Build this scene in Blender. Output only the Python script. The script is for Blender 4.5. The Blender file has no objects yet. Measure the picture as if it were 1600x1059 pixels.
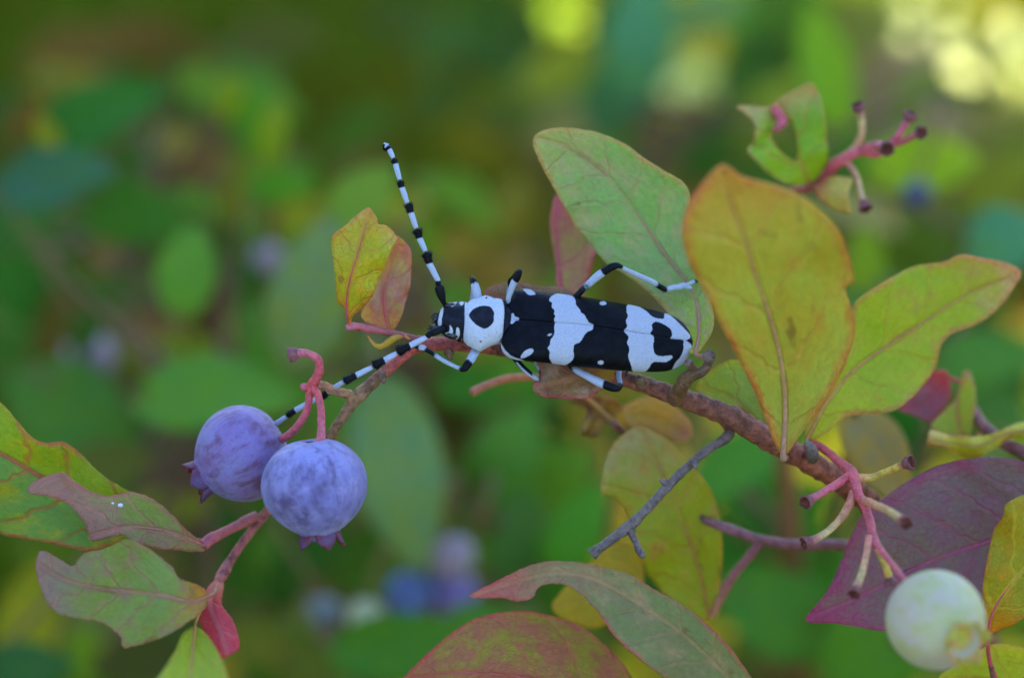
import bpy, math, random
import numpy as np
from mathutils import Vector, Matrix, noise as mnoise, geometry as mgeo
R = math.radians
rng = random.Random(7)
scn = bpy.context.scene
COL = scn.collection

# ------------------------------------------------------------------ camera
PITCH = R(38)
O = Vector((0, 0, 0.62))                                  # point of focus, on the beetle's back
FW = Vector((0, math.cos(PITCH), -math.sin(PITCH)))
RT = Vector((1, 0, 0))
UP = Vector((0, math.sin(PITCH), math.cos(PITCH)))
DIST = 280.0                                              # mm from lens to beetle
K = 0.075                                                 # mm per photo pixel at the beetle
CAM = O - FW * DIST * 0.001
cd = bpy.data.cameras.new('camera'); cam = bpy.data.objects.new('camera', cd); COL.objects.link(cam)
cam.matrix_world = Matrix.Translation(CAM) @ Matrix((RT, UP, -FW)).transposed().to_4x4()
cd.sensor_width = 23.6; cd.lens = 23.6 * DIST / (1600 * K)
cd.clip_start = 0.01; cd.clip_end = 600
cd.dof.use_dof = True; cd.dof.focus_distance = 0.2796; cd.dof.aperture_fstop = 6.3; cd.dof.aperture_blades = 7
scn.camera = cam

# ------------------------------------------------------------------ light
SUN_EL, SUN_AZ = R(60), R(5)                              # azimuth measured from +X towards +Y
SDIR = Vector((math.cos(SUN_EL) * math.cos(SUN_AZ), math.cos(SUN_EL) * math.sin(SUN_AZ), math.sin(SUN_EL)))
w = bpy.data.worlds.new('World'); scn.world = w; w.use_nodes = True
nt = w.node_tree; bg = nt.nodes['Background']
sky = nt.nodes.new('ShaderNodeTexSky'); sky.sky_type = 'NISHITA'; sky.sun_disc = False
sky.sun_elevation = SUN_EL; sky.sun_rotation = math.pi / 2 - SUN_AZ
sky.air_density = 1.0; sky.dust_density = 0.0; sky.ozone_density = 3.5
nt.links.new(sky.outputs[0], bg.inputs[0]); bg.inputs[1].default_value = 0.15
sl = bpy.data.lights.new('sun', 'SUN'); sl.energy = 3.6; sl.angle = R(0.53); sl.color = (1, .93, .80)
sun = bpy.data.objects.new('sun', sl); COL.objects.link(sun)
sun.rotation_euler = (-SDIR).to_track_quat('-Z', 'Y').to_euler(); sun.location = SDIR * 5
vs = scn.view_settings
vs.view_transform = 'Standard'; vs.look = 'None'; vs.gamma = 1; vs.use_curve_mapping = False
vs.exposure = 2.28
scn.cycles.use_denoising = True
scn.cycles.max_bounces = 8; scn.cycles.transparent_max_bounces = 4

# ------------------------------------------------------------------ geometry helpers
def P(px, py, d=0.0):
    """photo pixel + depth in mm behind the focus plane -> world point"""
    s = (DIST + d) / DIST * K * 0.001
    return CAM + FW * ((DIST + d) * 0.001) + RT * ((px - 800) * s) - UP * ((py - 529.5) * s)
def PX(r, d=0.0):
    return r * K * 0.001 * (DIST + d) / DIST
def P_np(xy, d):
    s = (DIST + d) / DIST * K * 0.001
    a = np.array
    return a(CAM)[None] + a(FW)[None] * ((DIST + d) * .001)[:, None] + a(RT)[None] * ((xy[:, 0] - 800) * s)[:, None] - a(UP)[None] * ((xy[:, 1] - 529.5) * s)[:, None]
def unproject(v):
    """world points (n,3) -> photo pixels"""
    q = v - np.array(CAM)[None]
    z = q @ np.array(FW)
    return np.stack([800 + (q @ np.array(RT)) / z * DIST / K, 529.5 - (q @ np.array(UP)) / z * DIST / K], 1)

def crom(pts, step, closed=False):
    p = np.array(pts, float); n = len(p); out = []
    segs = n if closed else n - 1
    for i in range(segs):
        if closed: a, b, c, d = p[(i - 1) % n], p[i], p[(i + 1) % n], p[(i + 2) % n]
        else: a, b, c, d = p[max(i - 1, 0)], p[i], p[i + 1], p[min(i + 2, n - 1)]
        L = np.linalg.norm((c - b)[:3] if len(b) > 2 else (c - b)); m = max(1, int(round(L / step)))
        t0 = (c - a) * .5; t1 = (d - b) * .5
        # keep tangents from overshooting on short segments
        for tt in (t0, t1):
            l = np.linalg.norm(tt); lim = np.linalg.norm(c - b) * 1.1
            if l > lim > 0: tt *= lim / l
        for j in range(m):
            t = j / m; t2 = t * t; t3 = t2 * t
            out.append((2*t3-3*t2+1)*b + (t3-2*t2+t)*t0 + (-2*t3+3*t2)*c + (t3-t2)*t1)
    if not closed: out.append(p[-1])
    return np.array(out)

def inside(pts, poly):
    x, y = pts[:, 0], pts[:, 1]; r = np.zeros(len(pts), bool); n = len(poly)
    for i in range(n):
        x0, y0 = poly[i]; x1, y1 = poly[(i + 1) % n]
        c = ((y0 > y) != (y1 > y))
        with np.errstate(divide='ignore', invalid='ignore'):
            r ^= c & (x < (x1 - x0) * (y - y0) / (y1 - y0 + 1e-12) + x0)
    return r
def segdist(pts, poly, closed=True):
    best = np.full(len(pts), 1e9); n = len(poly)
    for i in range(n if closed else n - 1):
        a = poly[i]; b = poly[(i + 1) % n]; ab = b - a
        t = np.clip(((pts - a) @ ab) / max(ab @ ab, 1e-12), 0, 1)
        best = np.minimum(best, np.linalg.norm(pts - a - t[:, None] * ab, axis=1))
    return best
def sdf(pts, poly):
    d = segdist(pts, np.array(poly, float)); return np.where(inside(pts, poly), d, -d)

def make_obj(name, verts, faces, mat, parent=None, root=None, smooth=True, attrs=None, mats=None, fmat=None):
    """one mesh object; verts are world points, kept relative to the root thing's location"""
    v = np.asarray([tuple(q) for q in verts] if not isinstance(verts, np.ndarray) else verts, float)
    if parent is None: org = v.mean(0)
    else:
        r = parent
        while r.parent: r = r.parent
        org = np.array(r.location)
    me = bpy.data.meshes.new(name)
    me.from_pydata((v - org).tolist(), [], [tuple(int(i) for i in f) for f in faces])
    if attrs:
        for k, arr in attrs.items():
            arr = np.asarray(arr, np.float32)
            if arr.ndim == 1:
                a = me.attributes.new(k, 'FLOAT', 'POINT'); a.data.foreach_set('value', arr)
            else:
                a = me.attributes.new(k, 'FLOAT_VECTOR', 'POINT'); a.data.foreach_set('vector', arr.ravel())
    for m in (mats or [mat]): me.materials.append(m)
    if fmat is not None: me.polygons.foreach_set('material_index', np.asarray(fmat, np.int32))
    if smooth: me.polygons.foreach_set('use_smooth', np.ones(len(me.polygons), bool))
    me.update()
    o = bpy.data.objects.new(name, me); COL.objects.link(o)
    if parent is None: o.location = org
    else: o.parent = parent
    return o
def thing(name, loc, label, cat, group=None):
    o = bpy.data.objects.new(name, None); COL.objects.link(o); o.location = loc
    o.empty_display_size = .01
    return tag(o, label, cat, group)
def tag(o, label=None, cat=None, group=None, kind=None):
    if label: o['label'] = label
    if cat: o['category'] = cat
    if group: o['group'] = group
    if kind: o['kind'] = kind
    return o

def tube_geo(path, nside=10, bump=0.0, bfreq=900.0, cap=True, seed=0):
    """path rows: x,y,z,r (metres, dense). returns verts, faces, ring index per vert"""
    pts = path[:, :3]; rad = path[:, 3]; n = len(pts)
    tan = np.gradient(pts, axis=0); tan /= np.maximum(np.linalg.norm(tan, axis=1), 1e-12)[:, None]
    ref = np.array((0.3, 0.5, 0.81)); nrm = np.cross(tan[0], ref); nrm /= np.linalg.norm(nrm)
    V = []; F = []; ring = []
    for i in range(n):
        nrm = nrm - tan[i] * (nrm @ tan[i]); nrm /= np.linalg.norm(nrm); bi = np.cross(tan[i], nrm)
        for j in range(nside):
            a = 2 * math.pi * j / nside; dirv = nrm * math.cos(a) + bi * math.sin(a); r = rad[i]
            if bump:
                q = (pts[i] + dirv * r) * bfreq
                r *= 1 + bump * mnoise.noise(Vector(q) + Vector((seed, 0, 0)))
            V.append(pts[i] + dirv * r); ring.append(i)
    for i in range(n - 1):
        for j in range(nside):
            a = i * nside + j; b = i * nside + (j + 1) % nside
            F.append((a, b, b + nside, a + nside))
    if cap:
        V.append(pts[0]); ring.append(0); c0 = len(V) - 1
        V.append(pts[-1]); ring.append(n - 1); c1 = len(V) - 1
        for j in range(nside):
            F.append((c0, (j + 1) % nside, j)); F.append((c1, (n - 1) * nside + j, (n - 1) * nside + (j + 1) % nside))
    return np.array(V), F, np.array(ring)
def px_path(pts, step=4.0):
    """rows px,py,depth,radius_px -> dense world rows"""
    q = crom(pts, step)
    out = np.zeros((len(q), 4))
    for i, (x, y, d, r) in enumerate(q):
        out[i, :3] = P(x, y, d); out[i, 3] = PX(max(r, .05), d)
    return out

# ------------------------------------------------------------------ materials
ILL = np.array((.46, .58, 1.0))                            # light of the open shade, to turn seen colours into pigments
def lin(c):
    c = np.array(c, float) / 255
    return np.where(c <= .04045, c / 12.92, ((c + .055) / 1.055) ** 2.4)
def C(r, g, b, k=1.0):
    a = np.clip(lin((r, g, b)) / ILL * k, .006, .7); return (float(a[0]), float(a[1]), float(a[2]), 1)
class NT:
    def __init__(s, name):
        s.mat = bpy.data.materials.new(name); s.mat.use_nodes = True
        s.t = s.mat.node_tree; s.bsdf = s.t.nodes['Principled BSDF']; s.out = s.t.nodes['Material Output']
    def n(s, typ, **kw):
        nd = s.t.nodes.new('ShaderNode' + typ)
        for k, v in kw.items(): setattr(nd, k, v)
        return nd
    def l(s, a, b): s.t.links.new(a, b)
    def put(s, sock, v):
        if hasattr(v, 'is_output') or isinstance(v, bpy.types.NodeSocket): s.l(v, sock)
        else: sock.default_value = v
    def math(s, op, a, b=0.0, c=None, clamp=False):
        m = s.n('Math', operation=op); m.use_clamp = clamp; s.put(m.inputs[0], a); s.put(m.inputs[1], b)
        if c is not None: s.put(m.inputs[2], c)
        return m.outputs[0]
    def mix(s, f, a, b, blend='MIX'):
        m = s.n('Mix', data_type='RGBA', blend_type=blend); s.put(m.inputs[0], f); s.put(m.inputs[6], a); s.put(m.inputs[7], b); return m.outputs[2]
    def attr(s, name, vec=False):
        a = s.n('Attribute'); a.attribute_name = name; return a.outputs['Vector' if vec else 'Fac']
    def noise(s, vec, scale, detail=3.0, rough=.55, color=False):
        m = s.n('TexNoise'); s.put(m.inputs['Vector'], vec); m.inputs['Scale'].default_value = scale
        m.inputs['Detail'].default_value = detail; m.inputs['Roughness'].default_value = rough
        return m.outputs['Color' if color else 'Fac']
    def ss(s, v, a, b):
        m = s.n('MapRange', interpolation_type='SMOOTHSTEP'); s.put(m.inputs[0], v)
        m.inputs[1].default_value = a; m.inputs[2].default_value = b; m.inputs[3].default_value = 0; m.inputs[4].default_value = 1; return m.outputs[0]
    def bump(s, h, strength, dist):
        b = s.n('Bump'); b.inputs['Strength'].default_value = strength; b.inputs['Distance'].default_value = dist; s.put(b.inputs['Height'], h); return b.outputs[0]
    def fin(s, col, rough=.5, spec=.4, normal=None, **kw):
        s.put(s.bsdf.inputs['Base Color'], col); s.put(s.bsdf.inputs['Roughness'], rough); s.bsdf.inputs['Specular IOR Level'].default_value = spec
        if normal is not None: s.l(normal, s.bsdf.inputs['Normal'])
        for k, v in kw.items(): s.put(s.bsdf.inputs[k], v)
        return s.mat
    def offs(s, vec, seed):
        m = s.n('VectorMath', operation='ADD'); s.l(vec, m.inputs[0]); m.inputs[1].default_value = (seed * 13.7, seed * 7.3, seed * 3.1); return m.outputs[0]

def leaf_mat(name, c1, c2, edge=None, edge_w=1.2, tip=None, tip0=.7, base=None, base1=.3, vein=None, vein_s=.5, side=None,
             blotch=None, blotch_th=.58, spots=0.0, rough=.46, trans=.36, seed=0, period=4.2, spec=.26, net=.35):
    s = NT(name)
    lc = s.attr('lc', True); lt = s.attr('lt')
    sep = s.n('SeparateXYZ'); s.l(lc, sep.inputs[0]); al, ac, ed = sep.outputs
    vec = s.offs(lc, seed)
    n1 = s.noise(vec, .16, 3, .6)
    n2 = s.noise(vec, 1.3, 4, .65)
    n3 = s.noise(vec, 5.0, 2, .6)
    col = s.mix(s.ss(n1, .36, .64), c1, c2)
    if side is not None:                                   # the two halves of some leaves differ in pigment
        col = s.mix(s.ss(s.math('ADD', ac, s.math('MULTIPLY', s.math('SUBTRACT', n1, .5), 3.0)), -.6, .6), side, col)
    if base is not None:
        col = s.mix(s.math('SUBTRACT', 1.0, s.ss(s.math('ADD', lt, s.math('MULTIPLY', s.math('SUBTRACT', n2, .5), .25)), 0.0, base1)), col, base)
    if tip is not None:
        col = s.mix(s.ss(s.math('ADD', lt, s.math('MULTIPLY', s.math('SUBTRACT', n1, .5), .5)), tip0, 1.0), col, tip)
    if blotch is not None:
        nb = s.noise(s.offs(lc, seed + 5), .28, 4, .65)
        col = s.mix(s.ss(nb, blotch_th - .12, blotch_th + .16), col, blotch)
    # veins
    aab = s.math('ABSOLUTE', ac)
    wob = s.math('MULTIPLY', s.math('SUBTRACT', s.noise(vec, .35, 2), .5), 2.6)
    ph = s.math('DIVIDE', s.math('ADD', s.math('SUBTRACT', al, s.math('MULTIPLY', aab, .85)), wob), period)
    fr = s.math('ABSOLUTE', s.math('SUBTRACT', s.math('FRACT', ph), .5))      # .5 away from vein centre at 0
    lat = s.math('SUBTRACT', 1.0, s.ss(fr, .008, .085))
    lat = s.math('MULTIPLY', lat, s.math('SUBTRACT', 1.0, s.ss(aab, 4.0, 14.0)))
    mid = s.math('SUBTRACT', 1.0, s.ss(aab, .12, .5))
    vor = s.n('TexVoronoi', feature='DISTANCE_TO_EDGE'); s.l(vec, vor.inputs['Vector']); vor.inputs['Scale'].default_value = 1.05
    netf = s.math('MULTIPLY', s.math('SUBTRACT', 1.0, s.ss(vor.outputs['Distance'], .01, .10)), net)
    v = s.math('MAXIMUM', s.math('MAXIMUM', s.math('MULTIPLY', lat, .9), mid), netf)
    if vein is not None: col = s.mix(s.math('MULTIPLY', v, vein_s), col, vein)
    if edge is not None:
        e = s.math('SUBTRACT', 1.0, s.ss(s.math('ADD', ed, s.math('MULTIPLY', s.math('SUBTRACT', n2, .5), edge_w * 1.1)), 0.0, edge_w * .75))
        e = s.math('MULTIPLY', e, s.math('ADD', .15, s.math('MULTIPLY', s.ss(s.noise(s.offs(lc, seed + 21), .13, 3, .6), .38, .62), .6)))
        col = s.mix(e, col, edge)
    if spots:
        sp = s.ss(s.noise(s.offs(lc, seed + 9), .42, 1, .4), .72 - .05 * spots, .80)
        col = s.mix(s.math('MULTIPLY', sp, .55), col, C(96, 60, 44))
    mv = s.math('ADD', .56, s.math('ADD', s.math('MULTIPLY', n2, .56), s.math('MULTIPLY', n3, .3)))
    comb = s.n('CombineColor'); [s.l(mv, comb.inputs[i]) for i in range(3)]
    col = s.mix(1.0, col, comb.outputs[0], 'MULTIPLY')
    h = s.math('SUBTRACT', s.math('MULTIPLY', n2, .5), s.math('MULTIPLY', v, .7))
    nb = s.bump(s.math('ADD', h, s.math('MULTIPLY', n3, .25)), .8, .00024)
    s.fin(col, s.math('ADD', rough - .08, s.math('MULTIPLY', n2, .2)), spec, nb)
    tr = s.n('BsdfTranslucent'); hs = s.n('HueSaturation'); hs.inputs['Saturation'].default_value = 1.15; hs.inputs['Value'].default_value = 1.25
    s.l(col, hs.inputs['Color']); s.l(hs.outputs[0], tr.inputs['Color']); s.l(nb, tr.inputs['Normal'])
    mx = s.n('MixShader'); mx.inputs[0].default_value = trans; s.l(s.bsdf.outputs[0], mx.inputs[1]); s.l(tr.outputs[0], mx.inputs[2])
    s.l(mx.outputs[0], s.out.inputs['Surface'])
    return s.mat

def stem_mat(name, ramp, rough=.55, scale=900.0, seed=0, bstr=.5, lent=None, streak=.25, tint=(.74, .58, .90)):
    """pigment changes along the stem (attribute lt); bark grain from noise"""
    s = NT(name); lt = s.attr('lt'); tc = s.n('TexCoord'); vec = s.offs(tc.outputs['Object'], seed * .01)
    n1 = s.noise(vec, scale * .25, 3); n2 = s.noise(vec, scale, 4, .7); n3 = s.noise(vec, scale * 3.2, 2)
    cr = s.n('ValToRGB'); s.l(s.math('ADD', lt, s.math('MULTIPLY', s.math('SUBTRACT', n1, .5), .12)), cr.inputs[0])
    fx = lambda c: (c[0] * tint[0], c[1] * tint[1], min(.8, c[2] * tint[2]), 1)
    ramp = [(p, fx(c)) for p, c in ramp]; lent = fx(lent) if lent is not None else None
    e = cr.color_ramp.elements
    while len(e) > 1: e.remove(e[-1])
    e[0].position = ramp[0][0]; e[0].color = ramp[0][1]
    for p, c in ramp[1:]: q = e.new(p); q.color = c
    mv = s.math('ADD', 1.0 - streak * 1.1, s.math('ADD', s.math('MULTIPLY', s.ss(n2, .3, .7), streak * 1.6), s.math('MULTIPLY', n3, streak * .7)))
    comb = s.n('CombineColor'); [s.l(mv, comb.inputs[i]) for i in range(3)]
    col = s.mix(1.0, cr.outputs[0], comb.outputs[0], 'MULTIPLY')
    if lent is not None: col = s.mix(s.math('MULTIPLY', s.ss(n2, .60, .70), .75), col, lent)
    return s.fin(col, rough, .35, s.bump(s.math('ADD', n2, s.math('MULTIPLY', n3, .4)), bstr, .0005))

def plain_mat(name, c1, c2, scale=700, rough=.5, spec=.4, bstr=.3, dist=.0002):
    s = NT(name); tc = s.n('TexCoord'); n = s.noise(tc.outputs['Object'], scale, 4, .65)
    return s.fin(s.mix(s.ss(n, .35, .65), c1, c2), rough, spec, s.bump(n, bstr, dist))

# ------------------------------------------------------------------ leaf builder (traced outline, own depth, fold and thickness)
def leaf(parent, outline, mid, mat, holes=(), h=5.5, fold=0.0, tilt=0.0, curl=0.0, wave=0.0, wf=2.5, th=.24, label=None, pet=None,
         rib=None, rib_r=3.2, seed=0, serr=.5, puck=.10, ribside=-1):
    rr = random.Random(seed + 11)
    o = crom(outline, h * .7, True)
    jit = np.array([[rr.uniform(-serr, serr), rr.uniform(-serr, serr)] for _ in o]); o = o + jit
    H = [crom(q, h * .7, True) for q in holes]
    lo = o.min(0); hi = o.max(0); g = []
    y = lo[1]; k = 0
    while y < hi[1]:
        x = lo[0] + (h * .5 if k % 2 else 0)
        while x < hi[0]: g.append((x + rr.uniform(-.1, .1) * h, y + rr.uniform(-.1, .1) * h)); x += h
        y += h * .87; k += 1
    g = np.array(g); ok = inside(g, o) & (segdist(g, o) > h * .45)
    for q in H: ok &= (~inside(g, q)) & (segdist(g, q) > h * .45)
    g = g[ok]
    loops = [o] + H; allp = [Vector(p) for L in loops for p in L] + [Vector(p) for p in g]
    edges = []; b = 0
    for L in loops:
        edges += [(b + i, b + (i + 1) % len(L)) for i in range(len(L))]; b += len(L)
    ov, oe, of, *_ = mgeo.delaunay_2d_cdt(allp, edges, [], 0, 1e-5)
    xy = np.array([(v.x, v.y) for v in ov]); tri = np.array([f for f in of if len(f) == 3])
    c = xy[tri].mean(1); keep = inside(c, o)
    for q in H: keep &= ~inside(c, q)
    tri = tri[keep]
    used = np.unique(tri); rem = -np.ones(len(xy), int); rem[used] = np.arange(len(used)); xy = xy[used]; tri = rem[tri]
    # orientation: front faces the camera (image y is down)
    a, bb, cc = xy[tri[:, 0]], xy[tri[:, 1]], xy[tri[:, 2]]
    cr = (bb[:, 0]-a[:, 0])*(cc[:, 1]-a[:, 1]) - (bb[:, 1]-a[:, 1])*(cc[:, 0]-a[:, 0])
    fl = cr > 0; tri[fl] = tri[fl][:, ::-1]
    m = crom(mid, 6.0); ml = np.concatenate([[0], np.cumsum(np.linalg.norm(np.diff(m[:, :2], axis=0), axis=1))])
    best = np.full(len(xy), 1e9); al = np.zeros(len(xy)); sg = np.zeros(len(xy)); dm = np.zeros(len(xy))
    for i in range(len(m) - 1):
        A = m[i, :2]; AB = m[i + 1, :2] - A; L2 = max(AB @ AB, 1e-9); t = np.clip(((xy - A) @ AB) / L2, 0, 1)
        q = xy - A - t[:, None] * AB; dd = np.linalg.norm(q, axis=1); u = dd < best
        best[u] = dd[u]; al[u] = (ml[i] + t * math.sqrt(L2))[u]
        sg[u] = (np.sign(AB[0] * q[:, 1] - AB[1] * q[:, 0]) * dd)[u]
        dm[u] = (m[i, 2] + t * (m[i + 1, 2] - m[i, 2]))[u]
    hw = max(np.percentile(np.abs(sg), 96), 1.0); sn = sg / hw; tt = al / ml[-1]
    ed = segdist(xy, o)
    for q in H: ed = np.minimum(ed, segdist(xy, q))
    ph = rr.uniform(0, 6.28)
    d = dm + fold * np.abs(sn) + tilt * sn + curl * sn ** 2 + wave * np.sin(2 * math.pi * wf * tt + ph + 1.1 * np.sign(sn)) * np.abs(sn) ** 1.6
    d += puck * np.sin(2 * math.pi * (al - .85 * np.abs(sg)) * K / 4.2) * np.clip(np.abs(sn) * 2.2, 0, 1)
    d += np.array([.35 * mnoise.noise(Vector((x * .018 + seed, yy * .018, seed * 1.7))) for x, yy in xy])
    V = P_np(xy, d)
    fn = np.cross(V[tri[:, 1]] - V[tri[:, 0]], V[tri[:, 2]] - V[tri[:, 0]]); vn = np.zeros_like(V)
    for j in range(3): np.add.at(vn, tri[:, j], fn)
    vn /= np.maximum(np.linalg.norm(vn, axis=1), 1e-15)[:, None]
    n = len(V); thk = th * .001 * (.55 + .45 * np.clip(ed / 8, 0, 1))
    W = np.vstack([V, V - vn * thk[:, None]]); F = [tuple(f) for f in tri] + [(f[2] + n, f[1] + n, f[0] + n) for f in tri]
    ec = {}
    for f in tri:
        for j in range(3):
            e = (f[j], f[(j + 1) % 3]); ec[e] = ec.get(e, 0) + 1
    for (p, q) in ec:
        if (q, p) not in ec: F.append((q, p, p + n, q + n))
    mm = K * (DIST + dm) / DIST
    lc = np.stack([al * mm, sg * mm, ed * mm], 1)
    ob = make_obj('leaf', W, F, mat, parent, attrs={'lc': np.vstack([lc, lc]), 'lt': np.concatenate([tt, tt])})
    if label: ob['label'] = label
    if rib is not None:
        rows = []
        for i, t in enumerate(np.linspace(0, .96, 40)):
            j = t * (len(m) - 1); i0 = int(j); f = j - i0; q = m[i0] * (1 - f) + m[min(i0 + 1, len(m) - 1)] * f
            r = rib_r * .62 * (1 - t) ** .9 + .2
            rows.append((q[0], q[1], q[2] + ribside * PX(r, q[2]) * 1000 * .15, r))
        rows = [(a, b_, c_, rib_r * 1.05) for a, b_, c_ in (pet or [])[:-1]] + rows
        V2, F2, ring = tube_geo(px_path(rows, 6.0), 8)
        make_obj('midrib', V2, F2, rib, ob, attrs={'lt': ring / ring.max()})
    elif pet:
        V2, F2, ring = tube_geo(px_path([(a, b_, c_, rib_r) for a, b_, c_ in pet], 6.0), 8)
        make_obj('petiole', V2, F2, mat, ob, attrs={'lt': ring / ring.max() * .02, 'lc': np.zeros((len(V2), 3))})
    return ob

def stem(name, parent, pts, mat, nside=12, bump=.10, bfreq=700, step=4.0, seed=0, knots=(), label=None):
    q = px_path(pts, step)
    if knots:
        t = np.linspace(0, 1, len(q))
        for (kt, kw, ka) in knots: q[:, 3] *= 1 + ka * np.exp(-((t - kt) / kw) ** 2)
    V, F, ring = tube_geo(q, nside, bump, bfreq, seed=seed)
    o = make_obj(name, V, F, mat, parent, attrs={'lt': ring / ring.max()})
    if label: o['label'] = label
    return o

# ================================================================== the setting: ground, lawn, added shading tree, shrubs behind
s = NT('lawn_soil'); tc = s.n('TexCoord')
n1 = s.noise(tc.outputs['Object'], 3.2, 4, .6); n2 = s.noise(tc.outputs['Object'], 60, 4, .7)
gcol = s.mix(s.ss(n1, .40, .60), C(58, 84, 10), C(90, 82, 24))
gcol = s.mix(s.math('MULTIPLY', n2, .6), gcol, C(40, 54, 10))
GM = s.fin(gcol, .95, .03, s.bump(n2, .8, .02))
gv = []; gf = []; ax = [-150, -30, -8, -3] + [i * .25 for i in range(-8, 9)] + [3, 8, 30, 150]
for i, yy in enumerate(ax):
    for j, xx in enumerate(ax): gv.append((xx, yy + 1, .012 * mnoise.noise(Vector((xx * 1.7, yy * 1.7, 0))) if abs(xx) < 3 and abs(yy) < 3 else 0))
for i in range(len(ax) - 1):
    for j in range(len(ax) - 1):
        a = i * len(ax) + j; gf.append((a, a + 1, a + 1 + len(ax), a + len(ax)))
tag(make_obj('ground', gv, gf, GM), kind='structure', label='dark mossy lawn ground with brown patches far below the branch')

def blade_mat():
    s = NT('grass_blade'); lt = s.attr('lt'); tc = s.n('TexCoord'); n1 = s.noise(tc.outputs['Object'], 3.0, 3, .6)
    col = s.mix(s.ss(s.math('ADD', n1, s.math('MULTIPLY', s.math('SUBTRACT', lt, .5), .30)), .36, .62), C(52, 92, 4), C(86, 88, 12))
    s.fin(col, .7, .04)
    tr = s.n('BsdfTranslucent'); s.l(col, tr.inputs['Color']); mx = s.n('MixShader'); mx.inputs[0].default_value = .3
    s.l(s.bsdf.outputs[0], mx.inputs[1]); s.l(tr.outputs[0], mx.inputs[2]); s.l(mx.outputs[0], s.out.inputs['Surface']); return s.mat
V = []; F = []; A = []
for i in range(26000):
    x = rng.uniform(-.75, .75); y = rng.uniform(.15, 2.1)
    hgt = rng.uniform(.03, .085) * (.7 + .6 * mnoise.noise(Vector((x * 5, y * 5, 3)))); a = rng.uniform(0, 6.28); ln = rng.uniform(.1, .7) * hgt
    dx, dy = math.cos(a), math.sin(a); wx, wy = -dy * .0016, dx * .0016; b = len(V); r = rng.random()
    V += [(x - wx, y - wy, 0), (x + wx, y + wy, 0), (x + dx * ln * .4 + wx * .8, y + dy * ln * .4 + wy * .8, hgt * .6), (x + dx * ln * .4 - wx * .8, y + dy * ln * .4 - wy * .8, hgt * .6), (x + dx * ln, y + dy * ln, hgt)]
    F += [(b, b + 1, b + 2, b + 3), (b + 3, b + 2, b + 4)]; A += [r] * 5
tag(make_obj('grass', V, F, blade_mat(), attrs={'lt': A}), 'short dark green and olive lawn grass far behind the branch', 'grass', kind='stuff')

# generic shrub leaf, 40 mm long, lying along +X with its face to +Z
def leaf_template(name, asp, fold, bend, seed):
    rr = random.Random(seed); nt_, ns = 12, 3; V = []; lc = []; lt = []
    for i in range(nt_ + 1):
        t = i / nt_; wd = asp * .5 * 40 * (math.sin(math.pi * min(1, t ** .85)) ** .75 if 0 < t < 1 else .02)
        for j in range(-ns, ns + 1):
            q = j / ns; y = wd * q
            V.append((40 * t, y, fold * abs(y) - bend * (2 * t - 1) ** 2 * 4 + .8 * math.sin(t * 9 + q * 2 + seed) * abs(q)))
            lc.append((40 * t, y, wd - abs(y))); lt.append(t)
    m = 2 * ns + 1; F = []
    for i in range(nt_):
        for j in range(m - 1): a = i * m + j; F.append((a, a + m, a + m + 1, a + 1))
    n = len(V); V = np.array(V) * .001; V2 = V.copy(); V2[:, 2] -= .00025
    F2 = [tuple(reversed([k + n for k in f])) for f in F]
    rim = [j for j in range(m)] + [i * m + m - 1 for i in range(1, nt_ + 1)] + [nt_ * m + j for j in range(m - 2, -1, -1)] + [i * m for i in range(nt_ - 1, 0, -1)]
    side = [(rim[k], rim[(k + 1) % len(rim)], rim[(k + 1) % len(rim)] + n, rim[k] + n) for k in range(len(rim))]
    me = bpy.data.meshes.new(name); me.from_pydata(np.vstack([V, V2]).tolist(), [], [tuple(f) for f in F + F2 + side])
    a = me.attributes.new('lc', 'FLOAT_VECTOR', 'POINT'); a.data.foreach_set('vector', np.array(lc + lc, np.float32).ravel())
    a = me.attributes.new('lt', 'FLOAT', 'POINT'); a.data.foreach_set('value', np.array(lt + lt, np.float32))
    me.polygons.foreach_set('use_smooth', np.ones(len(me.polygons), bool)); me.materials.append(None); me.update(); return me
LT = [leaf_template('shrub_leaf_a', .46, .18, 1, 1), leaf_template('shrub_leaf_b', .52, .10, 2, 2), leaf_template('shrub_leaf_c', .42, .28, .4, 3), leaf_template('shrub_leaf_d', .62, .06, 1.4, 4)]
_bgm = {}
def bgmat(c):
    key = tuple(int(round(v / 6.0)) * 6 for v in c)
    if key not in _bgm:
        r, g, b = key; k = len(_bgm)
        _bgm[key] = leaf_mat('shrub_leaf_%d' % k, C(r, g, b, .85), C(r * 1.08 + 4, g * 1.03, b * .7, .85), edge=C(min(255, r * 1.3 + 20), g * .85, b * .9 + 8), edge_w=.5, vein=C(min(255, r * 1.2 + 20), g * 1.05, b + 10), vein_s=.4, seed=k, trans=.3, rough=.55, net=0, spec=.16)
    return _bgm[key]
def put_leaf(parent, center, e1, nrm, length, asp_scale, mat, tpl):
    e1 = e1.normalized(); e3 = (nrm - e1 * nrm.dot(e1)).normalized(); e2 = e3.cross(e1)
    k = length / .040
    M = Matrix((e1 * k, e2 * k * asp_scale, e3 * k)).transposed().to_4x4(); M.translation = center - e1 * (length * .5) - parent.location
    o = bpy.data.objects.new('leaf', LT[tpl]); COL.objects.link(o); o.parent = parent; o.matrix_basis = M
    o.material_slots[0].link = 'OBJECT'; o.material_slots[0].material = mat
    return o, center - e1 * (length * .5)

TWIG = stem_mat('shrub_twig', [(0, C(88, 66, 50)), (.6, C(96, 74, 48)), (1, C(104, 92, 44))], scale=500, seed=3, tint=(.62, .6, .72))
ASP = [.46, .52, .42, .62]
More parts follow.
